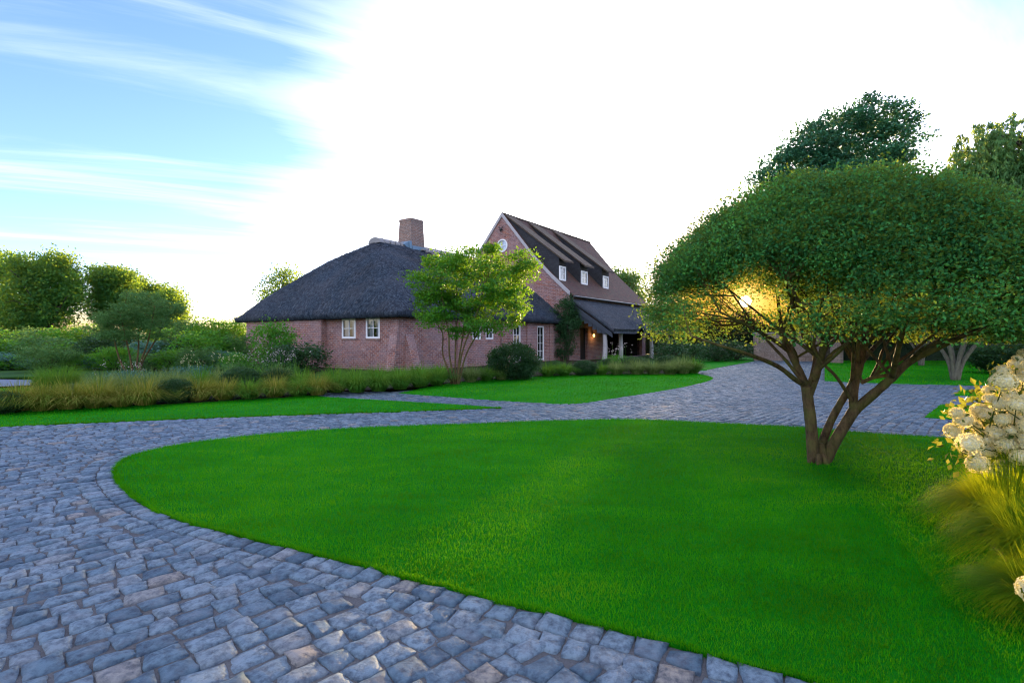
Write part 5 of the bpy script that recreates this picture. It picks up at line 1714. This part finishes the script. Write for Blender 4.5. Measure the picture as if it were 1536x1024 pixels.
front = [(28, 624, 'gold'), (66, 623, 'gold'), (106, 621, 'gold'), (146, 618.5, 'gold'), (184, 616, 'gold'), (218, 614, 'gold'), (298, 607, 'gold'), (336, 605, 'gold'), (374, 603, 'green'), (412, 600.5, 'gold'), (448, 598.5, 'green'), (476, 597, 'gold')]
for k, (px, bt, key) in enumerate(front):
    clump(f'{"golden-brown" if key == "gold" else "green"} ornamental grass clump, {ORD[k]} from the left along the left bed front', px, bt, key + str(k % 2), rng.uniform(1.08, 1.32), 'grasses along the front of the left bed', rng.uniform(.66, .8))
backg = [(150, 603, 'pale'), (190, 600, 'pale'), (228, 597, 'pale'), (262, 594, 'pale'), (300, 590, 'green'), (338, 588, 'pale'), (380, 589, 'green'), (418, 588, 'pale'), (452, 588, 'green')]
for k, (px, bt, key) in enumerate(backg):
    clump(f'{"pale seedy" if key == "pale" else "green"} grass clump, {ORD[k]} from the left in the back of the left bed', px, bt, key + str(k % 2), 1.2, 'grasses in the back of the left bed', .78)
for label, px, bt, w, h in (('dark clipped mound set between the two runs of golden grass', 262, 609, .95, .62), ('dark mound behind the grasses at the middle of the left bed', 362, 592, 1.1, .78), ('dark mound among grasses nearest the pink flowers', 415, 588, 1.0, .7),
                            ('dark clipped mound at the left end of the left bed', 2, 626, .8, .5)):
    yy = F * H / (bt - HZ) + w * .4
    shrub('clipped_mound', label, 'shrub', np.array([(px - 768) / F * yy, yy, .03]), w, h, 'ball', 'clipped mounds in the left bed', stem=False)
yy = F * H / (598 - HZ) + .4
root = empty('round_grass_bush', ((88 - 768) / F * yy, yy, .03)); tag(root, 'round fresh-green bush standing above the golden grass at left', 'bush')
o = bpy.data.objects.new('foliage', clump_mesh('grass_blades', 2600, .86, .55, .34, .0045, 'blade_green', .35)); COL.objects.link(o); o.parent = root
o = bpy.data.objects.new('inner_mound', meshes['ball']); COL.objects.link(o); o.parent = root; o.scale = (.95, .95, .58)

housef = [(505, 593, 'green', .95), (535, 593, 'green', 1.0), (568, 591, 'green', 1.0), (600, 588, 'green', 1.0), (630, 584, 'green', 1.05), (655, 581, 'green', 1.0), (706, 576, 'pale', .9), (730, 574, 'green', .9), (753, 572.5, 'pale', .95)]
for k, (px, bt, key, sc) in enumerate(housef):
    clump(f'{"pale seedy" if key == "pale" else "green fountain"} grass clump, {ORD[k]} from the left along the cottage lawn edge', px, bt, key + str(k % 2), sc * 1.2, 'grasses along the cottage lawn edge', .78)
wallg = [(500, 578), (532, 577), (565, 576), (597, 575), (628, 573), (660, 570)]
for k, (px, bt) in enumerate(wallg):
    clump(f'green grass clump at the foot of the cottage wall, {ORD[k]} from the left', px, bt, 'green' + str(k % 2), 1.3, 'grasses at the foot of the cottage wall', .6)
rightb = [(822, 567, 'green', .95), (846, 566, 'green', 1.0), (902, 564.5, 'green', .85), (925, 564.5, 'pale', 1.0), (955, 564, 'pale', 1.05), (980, 564, 'pale', 1.0), (1005, 564, 'pale', 1.0), (1024, 563, 'pale', 1.2), (1040, 562, 'green', 1.05)]
for k, (px, bt, key, sc) in enumerate(rightb):
    clump(f'{"pale seedy" if key == "pale" else "green"} grass clump, {ORD[k]} from the left in the bed before the porch', px, bt, key + str(k % 2), sc * 1.2, 'grasses in the bed before the porch', .72)
for label, px, bt, w, h in (('dark clipped mound left of the porch post', 877, 565, 1.1, .68), ('dark clipped mound behind the pale grasses before the porch', 950, 558, 1.6, .72), ('dark clipped mound behind the right-hand grasses before the porch', 1002, 556, 1.3, .75), ('dark clipped mound at the foot of the climber', 832, 562, 1.1, .6),
                            ('low clipped mound behind the carport grasses', 915, 557, 1.2, .62)):
    yy = F * H / (bt - HZ) + w * .4
    shrub('clipped_mound', label, 'shrub', np.array([(px - 768) / F * yy, yy, .03]), w, h, 'ball', 'clipped mounds before the porch', stem=False)


# pink and white flowering perennials
def flower_patch(label, px, bot, wpx, h, mat, n, group=None, leafm='leaf_olive'):
    yy = F * H / (bot - HZ) + .3; x = (px - 768) / F * yy; w = wpx * yy / F / 2
    root = empty('flowering_perennial', (x, yy, .03)); tag(root, label, 'flowers', group)
    b = MB(); tips = []
    for k in range(n):
        a = np.array([x + rng.normal(0, w * .45), yy + rng.normal(0, .35), .03]); hh = h * rng.uniform(.6, 1.1)
        e = a + np.array([rng.normal(0, .1), rng.normal(0, .1), hh]); b.tube([a, (a + e) / 2 + np.array([.02, 0, .03]), e], [.006, .005, .003], 4); tips.append(e)
    b.build('stem', M['blade_green'], root)
    tips = np.array(tips); i = np.repeat(np.arange(n), 7)
    P = tips[i] + rng.normal(0, 1, (len(i), 3)) * np.array([.035, .035, .08])
    V = leaf_quads(P, .04, .8, None, .3); np_mesh('blossom', V, quads(V), M[mat], root)
    P = np.stack([x + rng.normal(0, w * .5, 900), yy + rng.normal(0, .35, 900), rng.uniform(.03, h * .6, 900)], 1)
    V = leaf_quads(P, .09, .35, None, .2); np_mesh('foliage', V, quads(V), M[leafm], root)


flower_patch('pale pink tall perennials before the cottage end wall', 412, 566, 78, .95, 'petal_pink', 46)
flower_patch('sparse white perennials beside the corner buttress', 345, 566, 46, .9, 'petal_white', 16)
flower_patch('white spires among the blue-green border shrubs', 285, 570, 60, .8, 'petal_white', 12, leafm='leaf_blue')
flower_patch('lavender-grey plants under the pruned tree', 190, 572, 60, .6, 'petal_pink', 14, leafm='leaf_blue')
flower_patch('pale flowers around the oak porch posts', 925, 557, 40, 1.2, 'petal_pink', 18, leafm='leaf_bright')


# ---------------- hydrangea and the fountain grass, right foreground
def head_mesh(n=520):
    d = unit(rng.normal(0, 1, (n, 3))); d = d[d[:, 2] > -.45]
    d = d * (1 + rng.normal(0, .05, (len(d), 1)))
    P = d * np.array([.5, .5, .36])
    V = []
    for p, nn in zip(P, unit(P / np.array([.25, .25, .13]))):
        a = unit(np.cross(nn, rng.normal(0, 1, 3))); b_ = np.cross(nn, a); s = .05 * rng.uniform(.75, 1.25)
        for k in range(4):
            th_ = k * math.pi / 2
            e1 = a * math.cos(th_) + b_ * math.sin(th_); e2 = a * math.cos(th_ + .8) + b_ * math.sin(th_ + .8); e3 = a * math.cos(th_ - .8) + b_ * math.sin(th_ - .8)
            V += [p, p + e2 * s * .75 + nn * .012, p + e1 * s * 1.15 + nn * .03, p + e3 * s * .75 + nn * .012]
    V = np.array(V); Fc = quads(V)
    # core so that one does not look through
    b = MB(); b.tube([np.array([0, 0, z]) for z in (-.2, -.1, .05, .2, .3)], [.12, .32, .38, .28, .1], 10)
    me = bpy.data.meshes.new('flower_head')
    off = len(V)
    me.from_pydata(V.tolist() + [tuple(v) for v in b.v], [], Fc.tolist() + [tuple(i + off for i in f) for f in b.f]); me.update()
    me.materials.append(M['petal_white']); me.materials.append(M['petal_core'])
    for p_ in me.polygons[len(Fc):]: p_.material_index = 1
    return me


heads = [head_mesh() for _ in range(4)]
hz_list = [(235, 510, 110), (290, 565, 150), (205, 645, 140), (330, 745, 190), (460, 790, 160), (590, 270, 190), (580, 185, 115), (475, 335, 90), (480, 395, 95), (395, 480, 120), (450, 505, 165), (560, 440, 140), (640, 370, 140), (690, 450, 140), (540, 650, 150), (655, 640, 95), (610, 740, 180),
           (690, 550, 150), (740, 700, 110), (720, 385, 100), (705, 205, 120), (690, 140, 120), (390, 900, 165), (590, 930, 150), (430, 660, 120), (370, 600, 100), (370, 830, 90), (640, 800, 130), (705, 95, 90), (500, 970, 130), (745, 250, 110), (740, 490, 100), (760, 610, 120), (790, 330, 130), (800, 150, 130), (830, 230, 150),
           (820, 430, 150), (850, 540, 150), (840, 660, 150), (800, 760, 150), (880, 340, 150), (720, 850, 140), (640, 1010, 130), (900, 140, 140), (930, 460, 150), (950, 620, 150), (580, 560, 110), (480, 710, 110), (760, 60, 120), (860, 70, 130)]
hyd = empty('hydrangea_bush', (4.95, 4.7, 0)); tag(hyd, 'large hydrangea bush full of cream flower heads above the fountain grass', 'hydrangea')
sb2 = MB(); hpos = []
for k, (zx, zy, wz) in enumerate(hz_list):
    px = 1390 + zx / 5.123; py = 520 + zy / 5.123; wpx = wz / 5.123 * .86
    # the bush bulges towards the viewer in its middle
    yy = 4.75 - .35 * min(1, max(0, (px - 1420) / 80)) + .25 * max(0, (600 - py) / 60) + rng.normal(0, .16)
    c = pp(px, py, yy); w = wpx * yy / F
    o = bpy.data.objects.new('flower_head', heads[k % 4]); COL.objects.link(o); o.parent = hyd
    o.location = Vector(c - np.array(hyd.location)); o.scale = (w, w, w * rng.uniform(.95, 1.2))
    out = c - np.array([4.95, 4.75, .5]); out = out / np.linalg.norm(out)
    dirv_ = Vector((out[0] * .7 + rng.normal(0, .15), out[1] * .6 - .25 + rng.normal(0, .15), .95))
    o.rotation_euler = dirv_.to_track_quat('Z', 'X').to_euler()
    hpos.append(c)
    b0_ = np.array([4.95 + rng.normal(0, .25), 4.75 + rng.normal(0, .2), 0]); m_ = (b0_ + c) / 2 + np.array([0, 0, .15])
    sb2.tube(catmull([b0_, m_, c - np.array(dirv_.normalized()) * w * .15], 4), np.linspace(.008, .004, 9), 5)
sb2.build('stem', M['leaf_hyd'], hyd)
el = [(5.05, 5.0, .7, .5, .4, .55), (4.85, 4.95, .6, .35, .3, .4), (5.4, 4.95, .9, .5, .4, .4)]
P, d, _ = crown_pts(el, 260, 14, .10, .8, .4); P[:, 2] = np.maximum(P[:, 2], .05)
V = leaf_quads(P, .08, .6, d, .5); np_mesh('foliage', V, quads(V), M['leaf_hyd'], hyd)
lp = np.array(hpos)[rng.integers(0, len(hpos), 420)] + rng.normal(0, 1, (420, 3)) * np.array([.08, .06, .07]) + np.array([.03, .10, -.05])
V = leaf_quads(lp, .055, .62, None, .5); np_mesh('upper_leaves', V, quads(V), M['leaf_hyd'], hyd)
# low second hydrangea, one head in the picture
hy2 = empty('hydrangea_bush', (2.95, 2.6, 0)); tag(hy2, 'low hydrangea mostly outside the right edge, a single white head showing', 'hydrangea')
b = MB()
for k, c in enumerate([(2.70, 2.6, .30), (3.0, 2.75, .42), (3.05, 2.5, .45)]):
    o = bpy.data.objects.new('flower_head', heads[k % 4]); COL.objects.link(o); o.parent = hy2
    o.location = Vector(np.array(c) - np.array(hy2.location)); o.scale = (.16, .16, .16); o.rotation_euler = (0.3, -.5, k)
    b = MB(); b.tube([np.array([3.0, 2.6, 0]) + .02 * k, (np.array([3.0, 2.6, .1]) + np.array(c)) / 2, np.array(c)], [.006, .005, .004], 5); b.build('stem', M['leaf_hyd'], hy2)
P, d, _ = crown_pts([(3.15, 2.65, .25, .2, .25, .2)], 24, 10, .05, .8, .5); P[:, 2] = np.maximum(P[:, 2], .05)
V = leaf_quads(P, .07, .6, d, .5); np_mesh('foliage', V, quads(V), M['leaf_hyd'], hy2)

for k, (label, x, y, sc, hs) in enumerate((('sunlit yellow-green fountain grass spilling on the lawn below the hydrangea', 3.94, 4.0, 1.0, 1.0), ('darker fountain grass clump nearest the viewer at the right edge', 3.05, 2.85, .8, .7), ('fountain grass clump behind, pressed against the hydrangea', 4.35, 4.2, 1.0, 1.05), ('middle fountain grass clump between the sunlit and the nearest one', 3.58, 3.4, .95, .95))):
    o = bpy.data.objects.new('fountain_grass', clump_mesh('grass_blades', 4800, .72, .43, .2, .0026, 'blade_fount', 1.15, 7, bias=(-.24, -.12))); COL.objects.link(o)
    o.location = (x, y, LAWN_Z + .01); o.scale = (sc, sc, sc * hs)
    tag(o, label, 'ornamental grass', 'fountain grasses by the hydrangea', 'thing')
